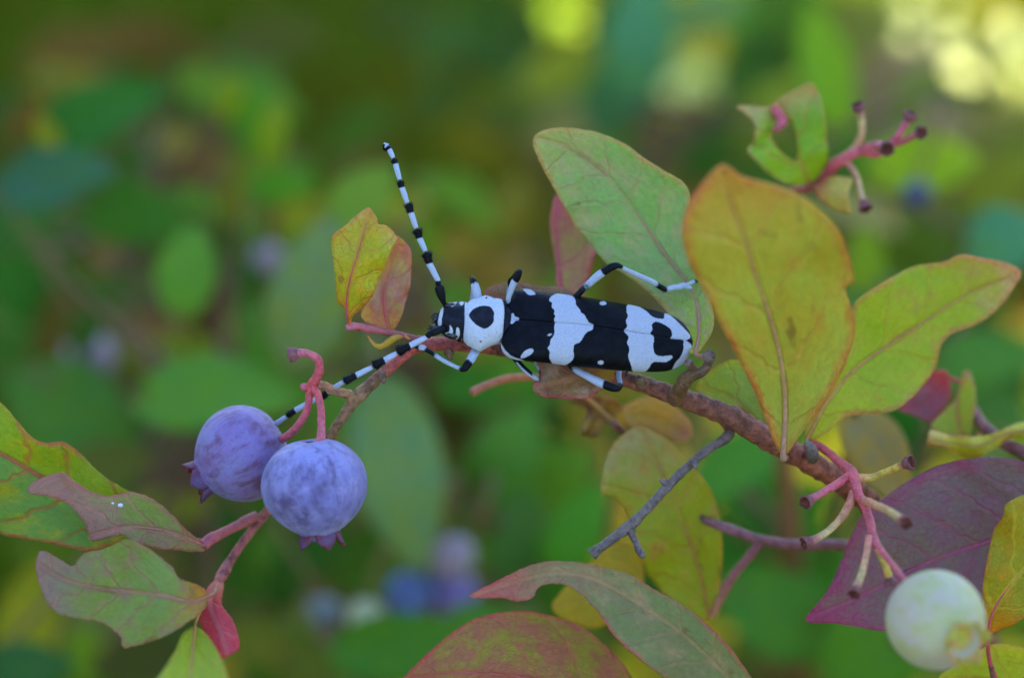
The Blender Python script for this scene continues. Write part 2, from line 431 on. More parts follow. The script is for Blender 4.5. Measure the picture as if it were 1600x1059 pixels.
# px, py, depth mm, direction deg in the picture, length px, width px, seen colour
BG = {
 'left': [(300,262,300,30,150,90,(94,80,38)),(165,420,260,50,130,80,(112,100,84)),(225,520,250,20,120,70,(108,92,80)),(330,480,280,80,120,80,(78,66,34)),(110,80,420,20,190,100,(84,76,26)),(250,70,430,-20,190,90,(88,76,34)),(420,60,440,10,170,80,(70,82,18)),(150,185,180,25,250,118,(42,104,48)),(75,282,150,14,210,100,(46,96,92)),(205,335,200,-12,220,105,(50,108,40)),(292,425,150,80,160,98,(76,134,76)),
  (45,440,210,-48,230,130,(42,104,30)),(20,330,190,70,150,90,(48,100,70)),(330,612,140,2,270,135,(68,124,76)),(120,650,170,-40,260,165,(56,108,62)),(170,470,230,60,150,90,(60,110,24)),(235,560,210,-30,150,70,(84,108,30)),
  (380,150,330,-8,190,90,(72,120,28)),(405,282,320,20,130,80,(92,124,26)),(360,345,280,70,120,80,(52,100,34)),(250,800,190,10,170,70,(104,128,24)),(420,545,190,-60,170,90,(66,120,60)),(160,730,150,20,160,100,(70,86,34)),
  (45,965,170,80,190,100,(108,124,6)),(30,1045,130,10,170,90,(40,90,78)),(300,700,220,40,190,100,(60,76,28)),(110,860,210,-20,200,110,(74,110,20)),(25,560,230,30,190,110,(54,104,34)),(100,385,240,-70,150,80,(52,106,34)),(240,1030,180,0,200,100,(58,70,26))],
 'middle': [(600,395,250,10,150,80,(112,98,62)),(640,640,260,30,150,80,(84,74,36)),(760,430,270,20,150,70,(124,112,84)),(540,480,240,70,120,70,(96,90,60)),(485,460,125,76,270,132,(84,122,92)),(565,312,170,44,150,90,(92,140,84)),(725,312,260,-30,170,70,(78,124,44)),(622,735,140,-78,330,150,(86,126,104)),(690,390,260,20,170,70,(120,118,66)),(800,330,300,80,130,60,(110,112,50)),
  (780,600,210,0,230,100,(50,112,40)),(790,715,170,58,180,112,(66,118,72)),(860,745,220,30,170,110,(74,124,6)),(805,840,190,80,190,95,(56,108,72)),(900,830,160,60,180,90,(58,124,58)),(640,1012,115,4,290,110,(54,108,48)),(560,890,200,-30,180,80,(60,104,22)),
  (470,880,190,50,190,80,(42,92,16)),(440,760,210,80,170,100,(60,112,50)),(420,1010,170,-20,200,80,(84,100,20)),(500,1040,150,30,160,80,(70,92,30)),(720,660,250,40,170,90,(66,74,28)),(540,640,170,20,150,90,(72,122,70)),(700,520,230,0,170,90,(86,126,80)),(730,790,230,-60,160,80,(52,110,40)),(760,980,140,-10,170,80,(60,112,60)),(850,500,210,30,160,90,(96,120,60)),(560,200,420,30,130,60,(58,100,20)),(880,900,230,70,170,100,(48,110,10))],
 'right': [(1160,720,150,30,210,105,(60,118,56)),(1200,800,210,20,220,115,(46,118,16)),(1230,965,150,-30,240,140,(56,112,58)),(1390,1000,140,30,270,150,(66,118,46)),(1150,880,190,60,190,100,(38,104,10)),(1290,890,170,-50,180,110,(54,116,20)),(1390,660,190,80,190,100,(34,100,10)),
  (1290,105,240,104,220,84,(106,154,56)),(1445,256,180,8,190,100,(118,156,44)),(1572,372,165,20,140,120,(66,124,116)),(1352,405,180,86,120,66,(96,140,34)),(1375,480,190,20,170,96,(70,122,88)),(1540,560,160,10,190,100,(66,118,78)),(1560,640,180,-20,150,80,(56,110,64)),(1500,490,230,30,160,90,(66,112,54)),
  (1430,390,300,30,200,120,(66,100,46)),(1340,330,240,-20,160,70,(128,130,104)),(1560,290,330,40,190,90,(104,124,54)),(1200,180,360,60,150,80,(110,140,60)),(1320,990,180,70,200,90,(76,124,40)),(1372,706,48,-62,190,96,(126,128,104)),(1080,380,200,30,200,110,(110,120,70)),(1580,1040,100,10,170,90,(110,124,20)),(1250,640,170,60,180,100,(66,120,50))],
 'far': [(1000,50,330,82,250,110,(70,130,122)),(960,140,340,76,170,100,(66,122,104)),(1090,20,360,20,190,70,(96,140,110)),(1200,90,420,40,220,120,(52,98,24)),(880,110,480,20,170,90,(110,132,40)),(1070,220,460,-10,200,70,(126,140,84)),(900,195,430,20,170,80,(118,126,92)),(1160,30,430,-40,200,90,(80,136,60)),(1400,120,420,30,220,100,(132,126,110)),(1480,200,400,-20,220,90,(128,122,112)),(1240,230,380,-20,170,70,(110,124,80)),(700,60,500,20,150,90,(52,92,14)),(780,90,520,-30,150,90,(48,86,12)),(760,30,540,50,150,90,(54,92,16)),(850,150,500,10,150,80,(60,96,20)),(800,190,470,-20,150,70,(70,96,24)),(690,150,520,40,140,80,(56,88,16)),(820,60,560,70,130,70,(50,86,14)),(640,30,560,0,140,80,(56,86,16)),(1440,120,430,40,120,60,(104,100,90)),(1370,90,450,-40,140,70,(110,104,96)),(1530,160,420,10,130,60,(92,104,70)),(1450,40,460,80,90,40,(84,110,40)),(1535,75,440,100,100,40,(80,104,50)),(1310,20,470,10,140,60,(80,116,40)),(1210,60,450,-20,140,70,(56,96,24)),(930,80,500,60,120,60,(60,100,40)),(1330,50,400,20,190,110,(96,116,70)),(1440,205,380,-15,200,90,(122,118,112)),(1550,225,370,30,190,90,(112,122,84)),(1250,25,410,-40,200,110,(70,116,44)),(1180,150,430,15,150,80,(60,106,36)),(1370,165,390,60,180,100,(118,116,104)),(1300,195,370,-30,190,90,(96,112,72)),(1600,250,360,70,190,100,(90,116,70)),(960,20,470,50,120,70,(56,96,40))],
}
SHRUB_LABEL = {'left': 'green blueberry shrub out of focus behind the two ripe berries', 'middle': 'green blueberry shrub out of focus behind the beetle',
               'right': 'out of focus shrub with lime and teal leaves behind the yellow leaves', 'far': 'distant blurred shrub with grey green leaves behind the sprig'}
for key, lst in BG.items():
    lst = [(a, b, d * (1.18 if d > 60 else 1)) + tuple(q) for a, b, d, *q in lst]
    cs = [P(a, b, d) for a, b, d, *_ in lst]; cen = sum(cs, Vector()) / len(cs)
    base = Vector((cen.x, cen.y + .10, 0)); sh = thing('blueberry_shrub', base, SHRUB_LABEL[key], 'shrub', 'shrubs behind the branch')
    rr = random.Random(hash(key) % 1 + len(key)); stems = []
    for k in range(6):
        q = lst[(k * 4 + 1) % len(lst)]; tip = P(q[0], q[1], q[2] + 25)
        p0 = base + Vector((rr.uniform(-.03, .03), rr.uniform(-.03, .03), -.01)); mid1 = p0.lerp(tip, .5) + Vector((rr.uniform(-.03, .03), .05, .03))
        path = crom([tuple(p0) + (.0028,), tuple(mid1) + (.0020,), tuple(tip) + (.0007,)], .012)
        V, F, ring = tube_geo(path, 6, .1, 200); make_obj('stem', V, F, TWIG, sh, attrs={'lt': ring / ring.max()}); stems.append(path[:, :3])
    sp = np.vstack(stems)
    full = list(lst)
    bx = {'left': (0, 470, 120, 1080), 'middle': (420, 960, 330, 1080), 'right': (1000, 1620, 330, 1080), 'far': (880, 1620, 0, 330)}[key]
    for k in range(80 if key != 'far' else 34):                    # smaller leaves between the broad ones
        full.append((rr.uniform(bx[0], bx[1]), rr.uniform(bx[2] + (150 if key == 'far' else 0), bx[3]), rr.uniform(200, 430) if key != 'far' else rr.uniform(380, 560), rr.uniform(-180, 180), rr.uniform(60, 140), rr.uniform(30, 66),
                     rr.choice([(66, 124, 24), (88, 132, 20), (70, 118, 50), (104, 138, 26), (48, 98, 12), (104, 122, 44), (116, 120, 70), (80, 130, 70), (90, 78, 36), (48, 84, 10), (124, 136, 30), (92, 128, 90)])))
    for k in range(24 if key != 'far' else 8):                     # and deeper foliage
        q = rr.choice(lst)
        full.append((q[0] + rr.uniform(-150, 150), q[1] + rr.uniform(-20, 230), q[2] + rr.uniform(60, 230), rr.uniform(-180, 180), rr.uniform(130, 210), rr.uniform(60, 100),
                     rr.choice([(40, 92, 16), (54, 104, 40), (70, 100, 24), (76, 76, 32), (46, 96, 56), (40, 70, 16), (60, 108, 30)])))
    for i, (a, b, d, ang, L, W, c) in enumerate(full):
        c = (c[0] * 1.04, c[1], c[2] * (.72 if c[2] < 85 else .95))
        cpt = P(a, b, d); length = PX(L, d); an = R(ang)
        e1 = RT * math.cos(an) + UP * math.sin(an) + FW * rr.uniform(-.25, .25)
        nrm = -FW + UP * rr.uniform(.1, .7) + RT * rr.uniform(-.25, .25); ti = rr.randrange(4)
        o, bp = put_leaf(sh, cpt, e1, nrm, length, (W / L) / ASP[ti], bgmat(c), ti)
        j = int(np.argmin(np.linalg.norm(sp - np.array(bp), axis=1))); near = Vector(sp[j])
        mp = near.lerp(bp, .5) + Vector((0, 0, -.004))
        V, F, ring = tube_geo(crom([tuple(near) + (.0009,), tuple(mp) + (.0008,), tuple(bp + e1.normalized() * .002) + (.0005,)], .008), 5)
        make_obj('twig', V, F, TWIG, sh, attrs={'lt': ring / ring.max()})

# sunlit yellow-green plants farther off, out of the added tree's shade
YB = [(868,22,1200,20,120,84,(140,210,30)),(905,40,1180,-30,80,60,(130,160,40)),(1012,122,1000,40,110,100,(205,200,110)),(1090,120,960,0,150,90,(200,208,90)),(1125,140,960,50,100,70,(180,190,80)),(1420,18,800,70,90,70,(215,214,110)),(1470,70,760,30,100,86,(225,225,120)),
      (1505,110,760,-40,110,80,(225,222,110)),(1575,60,720,80,110,60,(220,220,120)),(1590,130,740,100,110,60,(212,214,100)),(1060,40,1050,60,80,50,(140,140,70)),(1540,30,800,10,80,50,(150,160,70)),(1390,60,850,0,80,50,(140,150,60)),(1120,10,1050,0,110,50,(166,150,100)),(1360,10,850,30,80,50,(120,150,40))]
YB = [(a, b, d * (1.02 if d > 1150 else 1.07), an, L, W, (c[0] * .94, c[1] * .96, min(200, c[2] * 1.5))) for a, b, d, an, L, W, c in YB]
lots = [P(a, b, d) for a, b, d, *_ in YB]
for nm, sel in (('by the lime leaf', [0, 1, 10]), ('beyond the eaten leaf', [2, 3, 4, 13]), ('beyond the pink fruit stalks', [5, 6, 7, 8, 9, 11, 12, 14])):
    cen = sum((lots[i] for i in sel), Vector()) / len(sel); base = Vector((cen.x, cen.y + .05, 0))
    sh = thing('sunlit_plant', base, 'small yellow green plant in bright sun ' + nm, 'plant', 'sunlit plants in the far background')
    for i in sel:
        a, b, d, ang, L, W, c = YB[i]; an = R(ang)
        for k in range(2):
            e1 = RT * math.cos(an + k * 1.3) + UP * math.sin(an + k * 1.3) + FW * rng.uniform(-.3, .3)
            cpt = P(a + rng.choice((-1, 1)) * rng.uniform(30, 60) * k, b + rng.uniform(-30, 50) * k, d + 12 * k)
            o, bp = put_leaf(sh, cpt, e1, -FW * .4 + SDIR + UP * rng.uniform(0, .4), PX(L * (.62 if k == 0 else .4), d), (W / L) / .52, bgmat(c), 1)
            q = Vector((base.x + rng.uniform(-.02, .02), base.y, -.01)); V, F, ring = tube_geo(crom([tuple(q) + (.0014,), tuple(q.lerp(bp, .6) + Vector((0, .02, .01))) + (.001,), tuple(bp) + (.0006,)], .02), 5)
            make_obj('stem', V, F, TWIG, sh, attrs={'lt': ring / ring.max()})

# unseen tree, added between sun and branch to cast the shade
BH = Vector((-math.sin(SUN_EL) * math.cos(SUN_AZ), -math.sin(SUN_EL) * math.sin(SUN_AZ), math.cos(SUN_EL))); AH = Vector((-math.sin(SUN_AZ), math.cos(SUN_AZ), 0))
CR = (3.0, 1.5, 1.2); CB = -.08
cc = SDIR * 6.5 + BH * (CB + CR[1]) + AH * .8
tr = thing('added_shade_tree', Vector((cc.x + .3, cc.y + .2, 0)), 'unseen leafy tree added to shade the branch from the sun', 'tree')
V, F, ring = tube_geo(crom([(cc.x + .3, cc.y + .2, -.05, .14), (cc.x + .22, cc.y + .12, 1.9, .10), (cc.x + .05, cc.y + .03, cc.z - 1.2, .075), (cc.x, cc.y, cc.z + .5, .02)], .1), 10, .12, 8)
make_obj('trunk', V, F, stem_mat('tree_bark', [(0, (.10, .075, .055, 1)), (1, (.13, .10, .07, 1))], scale=30), tr, attrs={'lt': ring / ring.max()})
for k in range(7):
    a = k * .9; e = cc + AH * math.cos(a) * 2.2 + BH * math.sin(a) * .75 + SDIR * rng.uniform(-.5, .5); st = Vector((cc.x + .05, cc.y + .03, cc.z - 1.3 + .12 * k))
    V, F, ring = tube_geo(crom([tuple(st) + (.035,), tuple(st.lerp(e, .5) + Vector((0, 0, .1))) + (.022,), tuple(e) + (.006,)], .08), 7, .1, 8); make_obj('limb', V, F, bpy.data.materials['tree_bark'], tr, attrs={'lt': ring / ring.max()})
V = []; F = []
for i in range(15000):
    while True:
        q = Vector((rng.uniform(-1, 1), rng.uniform(-1, 1), rng.uniform(-1, 1)))
        if q.length < 1 + .02 * mnoise.noise(q * 6): break
    c = cc + AH * q.x * CR[0] + BH * q.y * CR[1] + SDIR * q.z * CR[2]
    u = Vector((rng.gauss(0, 1), rng.gauss(0, 1), rng.gauss(0, .5))).normalized(); v = u.cross(Vector((rng.gauss(0, .5), rng.gauss(0, .5), 1))).normalized(); b = len(V); L = rng.uniform(.09, .14); W = L * .4
    V += [c - u * L, c + v * W, c + u * L, c - v * W]; F.append((b, b + 1, b + 2, b + 3))
make_obj('crown', V, F, plain_mat('tree_leaf', (.05, .10, .025, 1), (.07, .12, .03, 1), 3, .5), tr, smooth=False)

# unseen bushes, added at both sides and behind the viewer to block low sky
ADDBUSHM = plain_mat('added_bush_leaf', (.05, .10, .022, 1), (.085, .13, .03, 1), 20, .55, .2)
for k, (x, y, hh, rx, lab) in enumerate([(-.62, .05, 1.05, .34, 'dense green blueberry bush at the open end of the row'), (.66, .0, 1.0, .34, 'dense green blueberry bush behind the purple leaf branch'), (-.42, -.72, 1.0, .34, 'dense green blueberry bush across the path'), (.45, -.70, 1.0, .34, 'second dense green blueberry bush across the path')]):
    sh = thing('blueberry_bush', Vector((x, y, 0)), lab, 'shrub', 'bushes added out of view to block low sky light')
    for j in range(5):
        a = j * 1.26; V, F, ring = tube_geo(crom([(x, y, -.02, .007), (x + math.cos(a) * rx * .3, y + math.sin(a) * rx * .3, hh * .45, .005), (x + math.cos(a) * rx * .6, y + math.sin(a) * rx * .6, hh * .85, .002)], .05), 6); make_obj('stem', V, F, TWIG, sh, attrs={'lt': ring / ring.max()})
    V = []; F = []
    for i in range(2600):
        q = Vector((rng.gauss(0, 1), rng.gauss(0, 1), rng.gauss(0, 1))).normalized() * rng.uniform(.55, 1) ** .5 * (1 + .2 * mnoise.noise(Vector((i * .013, k, 0))))
        c = Vector((x + q.x * rx, y + q.y * rx * 1.1, hh * .56 + q.z * hh * .42)); u = Vector((rng.gauss(0, 1), rng.gauss(0, 1), rng.gauss(0, .5))).normalized(); v = u.cross(Vector((rng.gauss(0, .5), rng.gauss(0, .5), 1))).normalized(); b = len(V); L = rng.uniform(.018, .028); W = L * .5
        V += [c - u * L, c - u * L * .2 + v * W, c + u * L, c - u * L * .2 - v * W]; F.append((b, b + 1, b + 2, b + 3))
    make_obj('crown', V, F, ADDBUSHM, sh, smooth=False)

# ================================================================== the branch the beetle sits on
def Z(ox, oy, k, pts): return [(ox + x / k, oy + y / k) for x, y in pts]
RIBP = stem_mat('rib_pale', [(0, C(176, 140, 120)), (.3, C(164, 140, 100)), (1, C(140, 124, 70))], scale=1200, seed=1, bstr=.2)
RIBR = stem_mat('rib_red', [(0, C(176, 70, 84)), (.4, C(160, 76, 76)), (1, C(140, 90, 70))], scale=1200, seed=2, bstr=.2)
RIBM = stem_mat('rib_mauve', [(0, C(146, 110, 96)), (1, C(124, 116, 92))], scale=1200, seed=4, bstr=.2)
RIBG = stem_mat('rib_olive', [(0, C(150, 120, 60)), (1, C(132, 116, 76))], scale=1200, seed=5, bstr=.2)

mb = thing('blueberry_branch', P(1640, 1000, 60), 'reddish brown blueberry branch carrying the beetle and yellowing leaves', 'branch', 'blueberry branches')
BARK = stem_mat('bark_main', [(0, C(84, 62, 52)), (.16, C(110, 74, 66)), (.27, C(118, 70, 58)), (.40, C(122, 76, 60)), (.47, C(104, 70, 52)), (.56, C(112, 76, 60)), (.66, C(112, 68, 60)), (.715, C(142, 74, 70)), (.765, C(166, 82, 76)), (.79, C(120, 100, 72)), (.84, C(122, 104, 74)), (.875, C(148, 120, 72)), (.91, C(116, 104, 66)), (.94, C(132, 84, 82)), (1, C(140, 84, 88))], scale=800, lent=C(134, 110, 96), bstr=1.0, streak=.75, tint=(.64, .53, .72))
MAINP = [(1700, 1330, 120, 22.32), (1560, 1040, 70, 20.46), (1430, 850, 30, 19.53), (1340, 770, 14, 18.6), (1290, 735, 9, 18.14), (1230, 702, 6, 18.14), (1185, 676, 5.5, 18.14), (1140, 651, 5, 17.67), (1085, 628, 5, 15.81), (1035, 611, 5, 13.95), (985, 594, 5.5, 13.02), (900, 572, 6, 10.4), (800, 549, 6, 10.4), (735, 540, 5, 10.4), (685, 537, 4.5, 10.4), (650, 542, 4.2, 10.0), (624, 560, 4, 9.6), (600, 583, 3.6, 9.6), (572, 607, 3.4, 9.2), (549, 632, 3.2, 8.8), (530, 660, 3.4, 8.0), (508, 694, 5, 7.6), (470, 742, 9, 7.2), (425, 790, 10, 7.2), (398, 822, 10, 7.04), (366, 866, 9, 7.04), (347, 898, 7, 7.48), (338, 918, 5, 8.8)]
stem('stem', mb, MAINP, BARK, 22, .16, 1000, 2.5, knots=((.845, .004, .28), (.80, .005, .28), (.86, .003, .2), (.44, .004, .18), (.40, .003, .12), (.36, .004, .12), (.30, .004, .12), (.475, .003, .16), (.985, .006, .3), (.93, .004, .2)))
GREY = stem_mat('bark_grey', [(0, C(110, 92, 92)), (.3, C(118, 108, 116)), (1, C(128, 122, 128))], scale=1100, lent=C(84, 76, 80), bstr=1.0, streak=.5, tint=(.42, .41, .48))
stem('dead_twig', mb, [(1140, 676, 5, 9), (1131, 686, 4, 8.5), (1110, 700, 3, 7), (1084, 720, 2.5, 7), (1039, 764, 2, 7.5), (1005, 801, 1.5, 7.5), (985, 820, 1.5, 9), (955, 843, 1.5, 8), (935, 857, 1.5, 8), (924, 866, 1.5, 11)], GREY, 12, .18, 1500, 3, label='thin grey leafless twig with a stub')
stem('dead_twig', mb, [(986, 821, 1.5, 7), (988, 836, 1, 6), (995, 849, .6, 5), (997, 856, .5, 6.5), (1003, 866, .2, 6), (1006, 870, 0, 4)], GREY, 10, .25, 1800, 2)
stem('bud', mb, [(1083, 720, 2, 5), (1086, 726, 1.4, 5), (1088, 731, 1, 2)], GREY, 8, .2, 1500, 2); stem('bud', mb, [(1044, 759, 2, 4), (1036, 752, 1.6, 4.5), (1031, 750, 1.4, 2)], GREY, 8, .2, 1500, 2)
SPUR = stem_mat('bark_spur', [(0, C(120, 88, 66)), (.5, C(108, 86, 60)), (1, C(116, 102, 100))], scale=1100, lent=C(150, 132, 126), bstr=1.0, streak=.55, tint=(.48, .46, .58))
stem('spur', mb, [(1056, 622, 4, 15), (1060, 612, 2, 13), (1068, 598, 0, 12), (1078, 587, -1, 11), (1092, 582, -1.5, 9), (1103, 576, -2, 7), (1107, 566, -2.6, 8), (1108, 558, -3.4, 10.5), (1108, 556, -4.4, 10)], SPUR, 12, .2, 1400, 2.5)
stem('spur', mb, [(1080, 586, -1, 9), (1083, 577, -1.6, 7), (1078, 570, -2.2, 6), (1075, 566, -2.6, 7)], SPUR, 10, .25, 1600, 2)
stem('bud', mb, [(1270, 716, 5, 9), (1268, 704, 3, 10), (1262, 694, 2, 7), (1258, 690, 2, 3)], GREY, 10, .2, 1200, 2)
stem('bud', mb, [(1004, 602, 3, 11), (1000, 594, 2.4, 9), (995, 588, 2.2, 4)], SPUR, 10, .2, 1200, 2)
stem('bud', mb, [(597, 586, 2.5, 7), (598, 592, 1.8, 6), (600, 597, 1.4, 3)], SPUR, 8, .2, 1500, 2); stem('bud', mb, [(700, 548, 4, 7), (703, 556, 3.6, 6), (705, 560, 3.4, 3)], SPUR, 8, .2, 1500, 2)

# --- fruit stalks
PINK = stem_mat('stalk_pink', [(0, C(196, 78, 84)), (.5, C(188, 84, 104)), (.9, C(184, 96, 116)), (1, C(140, 84, 120))], rough=.5, scale=1100, bstr=.6, streak=.36, tint=(.84, .60, .76))
PEACH = stem_mat('stalk_peach', [(0, C(192, 96, 100)), (.35, C(190, 120, 104)), (.8, C(196, 150, 112)), (1, C(130, 84, 96))], rough=.5, scale=1100, bstr=.6, streak=.36, tint=(.92, .8, .95))
YEL = stem_mat('stalk_yellow', [(0, C(196, 110, 96)), (.4, C(180, 148, 70)), (.85, C(170, 140, 66)), (1, C(110, 66, 74))], rough=.5, scale=1100, bstr=.6, streak=.36, tint=(.92, .8, .95))
SCAR = plain_mat('stalk_scar', C(52, 30, 34), C(84, 50, 48), 1800, .8, .1, .8)
CUPM = plain_mat('stalk_cup', C(104, 66, 78), C(78, 52, 70), 1300, .6, .2, .6)
def stalk(parent, pts, mat, cup=True, seed=0, flare=1.5):
    """pedicel; where a berry has dropped off it ends in a rimmed, hollow cup"""
    pts = [(x, y, d, r * .86) for x, y, d, r in pts]; q = px_path(pts, 2.0)
    if not cup:
        V, F, ring = tube_geo(q, 12, .14, 1100, seed=seed); return make_obj('fruit_stalk', V, F, mat, parent, attrs={'lt': ring / ring.max()})
    e = Vector(q[-1, :3]); t = Vector(q[-1, :3] - q[-4, :3]).normalized(); r = q[-1, 3] * flare
    keep = [i for i in range(len(q)) if (Vector(q[i, :3]) - e).length > r * .85]; qq = q[:keep[-1] + 1]
    V, F, ring = tube_geo(qq, 12, .14, 1100, seed=seed); o = make_obj('fruit_stalk', V, F, mat, parent, attrs={'lt': ring / ring.max()})
    e = e - t * r * .5; f = t.orthogonal().normalized(); g = t.cross(f); V = []; F = []; M = []
    prof = [(.50, -.95), (.72, -.6), (.92, -.2), (1.02, .15), (1.0, .45), (.88, .58), (.74, .46), (.60, .1), (.3, -.1), (.02, -.05)]
    n = 16
    for i, (pr, pz) in enumerate(prof):
        for j in range(n):
            an = 2 * math.pi * j / n; w_ = 1 + (.07 * math.sin(5 * an + seed) + .05 * math.sin(3 * an + seed * 2)) * (i > 1)
            V.append(e + (f * math.cos(an) + g * math.sin(an)) * r * pr * w_ + t * r * (pz + (.08 * math.sin(5 * an + seed) if 3 < i < 7 else 0)))
    for i in range(len(prof) - 1):
        for j in range(n): k0 = i * n + j; k1 = i * n + (j + 1) % n; F.append((k0, k1, k1 + n, k0 + n)); M.append(0 if i < 5 else 1)
    make_obj('stalk_cup', V, F, None, o, mats=[CUPM, SCAR], fmat=M)
    return o
stem('side_twig', mb, [(551, 628, 2.5, 9), (545, 616, 2, 8), (525, 612, 1, 7), (508, 603, .5, 7), (496, 600, 0, 6)], stem_mat('bark_side', [(0, C(126, 104, 76)), (1, C(150, 108, 86))], scale=1200, lent=C(110, 70, 66), bstr=1.0, streak=.5, tint=(.8, .72, .9)), 10, .25, 1500, 2.5)
stalk(mb, [(484, 606, .5, 9), (490, 598, 0, 9.5), (498, 582, -1, 8.5), (498, 565, -2, 7.5), (488, 555, -2.5, 7.5), (470, 551, -2.5, 7.8), (453, 555, -2.2, 9)], PINK)
stalk(mb, [(482, 600, 0, 8), (483, 620, -.5, 7), (479, 642, -1, 7), (466, 664, -.2, 7), (450, 680, 1.6, 7.5), (428, 692, 4.5, 8)], PINK, False)
stalk(mb, [(488, 603, 0, 8), (498, 620, -1.5, 7), (502, 645, -2.8, 7), (502, 672, -4, 7.5), (500, 700, -5, 9)], PINK, False)
stem('bud', mb, [(478, 607, -.4, 6), (474, 604, -.8, 6), (470, 602, -1, 3)], PINK, 8, .2, 1500, 2)

stalk(mb, [(1262, 690, 8, 8), (1285, 700, 6, 8), (1312, 722, 3, 8.5), (1330, 738, 0, 11), (1342, 772, -3, 9), (1357, 806, -6, 8), (1366, 842, -9, 8), (1380, 864, -12, 6.5), (1398, 886, -16, 6), (1418, 912, -20, 6)], PINK, False)
stalk(mb, [(1330, 742, 0, 9), (1306, 757, -2, 8), (1282, 771, -4, 7.5), (1258, 785, -6, 9)], PINK, seed=1)
stalk(mb, [(1334, 768, -2, 8), (1326, 790, -3, 8), (1309, 815, -4, 7), (1284, 836, -5, 7), (1256, 849, -6, 8.5)], PEACH, seed=2)
stalk(mb, [(1334, 745, 0, 8), (1360, 746, 1, 7), (1392, 734, 0, 7), (1424, 721, -2, 9)], YEL, seed=3)
stalk(mb, [(1345, 780, -3, 8), (1364, 787, -8, 8), (1390, 799, -14, 7), (1416, 817, -20, 9)], PEACH, seed=4)
stalk(mb, [(1358, 838, -9, 7), (1354, 866, -11, 7), (1345, 900, -13, 7), (1334, 928, -15, 8.5)], PEACH, seed=5)
stalk(mb, [(1372, 856, -11, 7), (1384, 885, -11, 6.5), (1393, 914, -11, 8)], YEL, seed=6)

# --- leaves of this branch
z1 = lambda p: Z(820, 120, 2.942, p); z2 = lambda p: Z(1040, 240, 2.207, p); z7 = lambda p: Z(500, 300, 4.073, p); zl = lambda p: Z(0, 600, 2.307, p)
z8 = lambda p: Z(900, 540, 2.941, p); z4 = lambda p: Z(1220, 640, 2.527, p); z5 = lambda p: Z(620, 820, 2.667, p)
M1 = leaf_mat('leaf_olive', C(138, 138, 58), C(134, 146, 70), edge=C(170, 92, 66), edge_w=1.8, tip=C(146, 128, 62), tip0=.66, base=C(132, 148, 80), base1=.45, vein=C(156, 118, 80), vein_s=.28, spots=.9, seed=1, period=6.5, net=.08, blotch=C(146, 130, 62), blotch_th=.62)
leaf(mb, z2([(400,1040),(370,985),(335,890),(270,745),(195,600),(130,470),(82,380),(58,280),(74,190),(118,118),(185,42),(215,45),(260,78),(340,100),(450,135),(530,190),(600,270),(635,360),(652,440),(622,462),(640,530),(655,610),(630,700),(580,810),(520,900),(450,990),(420,1035)]),
     [(1223,716,2),(1227,640,-3),(1221,570,-9),(1206,505,-15),(1182,435,-21),(1166,380,-25),(1140,310,-29),(1126,262,-32)], M1, h=7, fold=-2.6, curl=1.0, wave=1.2, wf=1.6, rib=RIBP, rib_r=7, pet=[(1228,714,6),(1223,714,2)], seed=1, label='large olive yellow leaf with reddish tip standing up over the branch', serr=.4)
M2 = leaf_mat('leaf_yellowgreen', C(128, 142, 30), C(118, 140, 24), edge=C(164, 104, 76), edge_w=1.3, tip=C(150, 134, 108), tip0=.72, base=C(136, 142, 20), base1=.3, vein=C(150, 120, 60), vein_s=.32, seed=2, period=6, net=.12, blotch=C(134, 128, 48), blotch_th=.6)
leaf(mb, z2([(482,978),(500,900),(560,760),(620,620),(652,520),(720,465),(850,390),(960,375),(1018,350),(1100,362),(1180,380),(1228,412),(1190,480),(1140,542),(1070,590),(990,620),(950,662),(930,740),(870,820),(800,880),(740,896),(630,905),(590,940),(520,985)]),
     [(1260,686,7),(1290,632,8),(1330,582,10),(1380,545,13),(1448,500,16),(1520,455,18),(1594,428,17)], M2, h=7, fold=-1.6, tilt=1.5, wave=1.4, rib=RIBG, rib_r=4.5, pet=[(1272,722,8),(1266,702,7),(1260,686,7)], seed=2, label='broad yellow green leaf with mauve pointed tip behind the olive leaf')
M3 = leaf_mat('leaf_greygreen', C(104, 146, 84), C(112, 142, 104), edge=C(152, 126, 84), edge_w=1.1, base=C(126, 146, 16), base1=.34, vein=C(140, 116, 96), vein_s=.3, spots=.5, seed=3, period=4.6, blotch=C(132, 138, 112), blotch_th=.55, tip=C(128, 142, 98), tip0=.7, net=.3)
leaf(mb, z1([(38,292),(78,252),(160,236),(270,245),(370,270),(460,310),(540,370),(640,435),(720,480),(756,530),(765,600),(780,720),(815,880),(850,1010),(868,1100),(862,1165),(835,1215),(800,1262),(772,1275),(735,1240),(690,1170),(655,1085),(560,982),(450,900),(380,862),(300,772),(240,700),(180,592),(110,470),(60,370)]),
     [(1086,553,-.5),(1092,515,2),(1088,475,5),(1072,440,8),(1040,400,10),(1010,355,11),(975,308,11),(936,263,10),(880,228,8),(836,217,6)], M3, h=6, fold=-1.3, tilt=-1.0, wave=.9, rib=RIBM, rib_r=3.4, pet=[(1106,562,-2),(1097,557,-1.5),(1086,553,-.5)], seed=3, label='grey green oval leaf with red rim behind the raised hind leg')
M4 = leaf_mat('leaf_green4', C(126, 146, 56), C(116, 140, 80), edge=C(150, 130, 50), edge_w=.9, vein=C(140, 120, 60), vein_s=.4, base=C(150, 130, 20), seed=4, spots=.6, net=.2)
leaf(mb, z2([(104,802),(150,752),(225,712),(300,730),(370,800),(400,900),(390,980),(340,972),(250,922),(180,872),(130,842)]), [(1212,690,8),(1180,655,10),(1140,620,11),(1088,604,10)], M4, fold=-.8, wave=.6, rib=RIBG, rib_r=3, pet=[(1205,690,5),(1212,690,8)], seed=4, label='small yellow green leaf close above the branch')
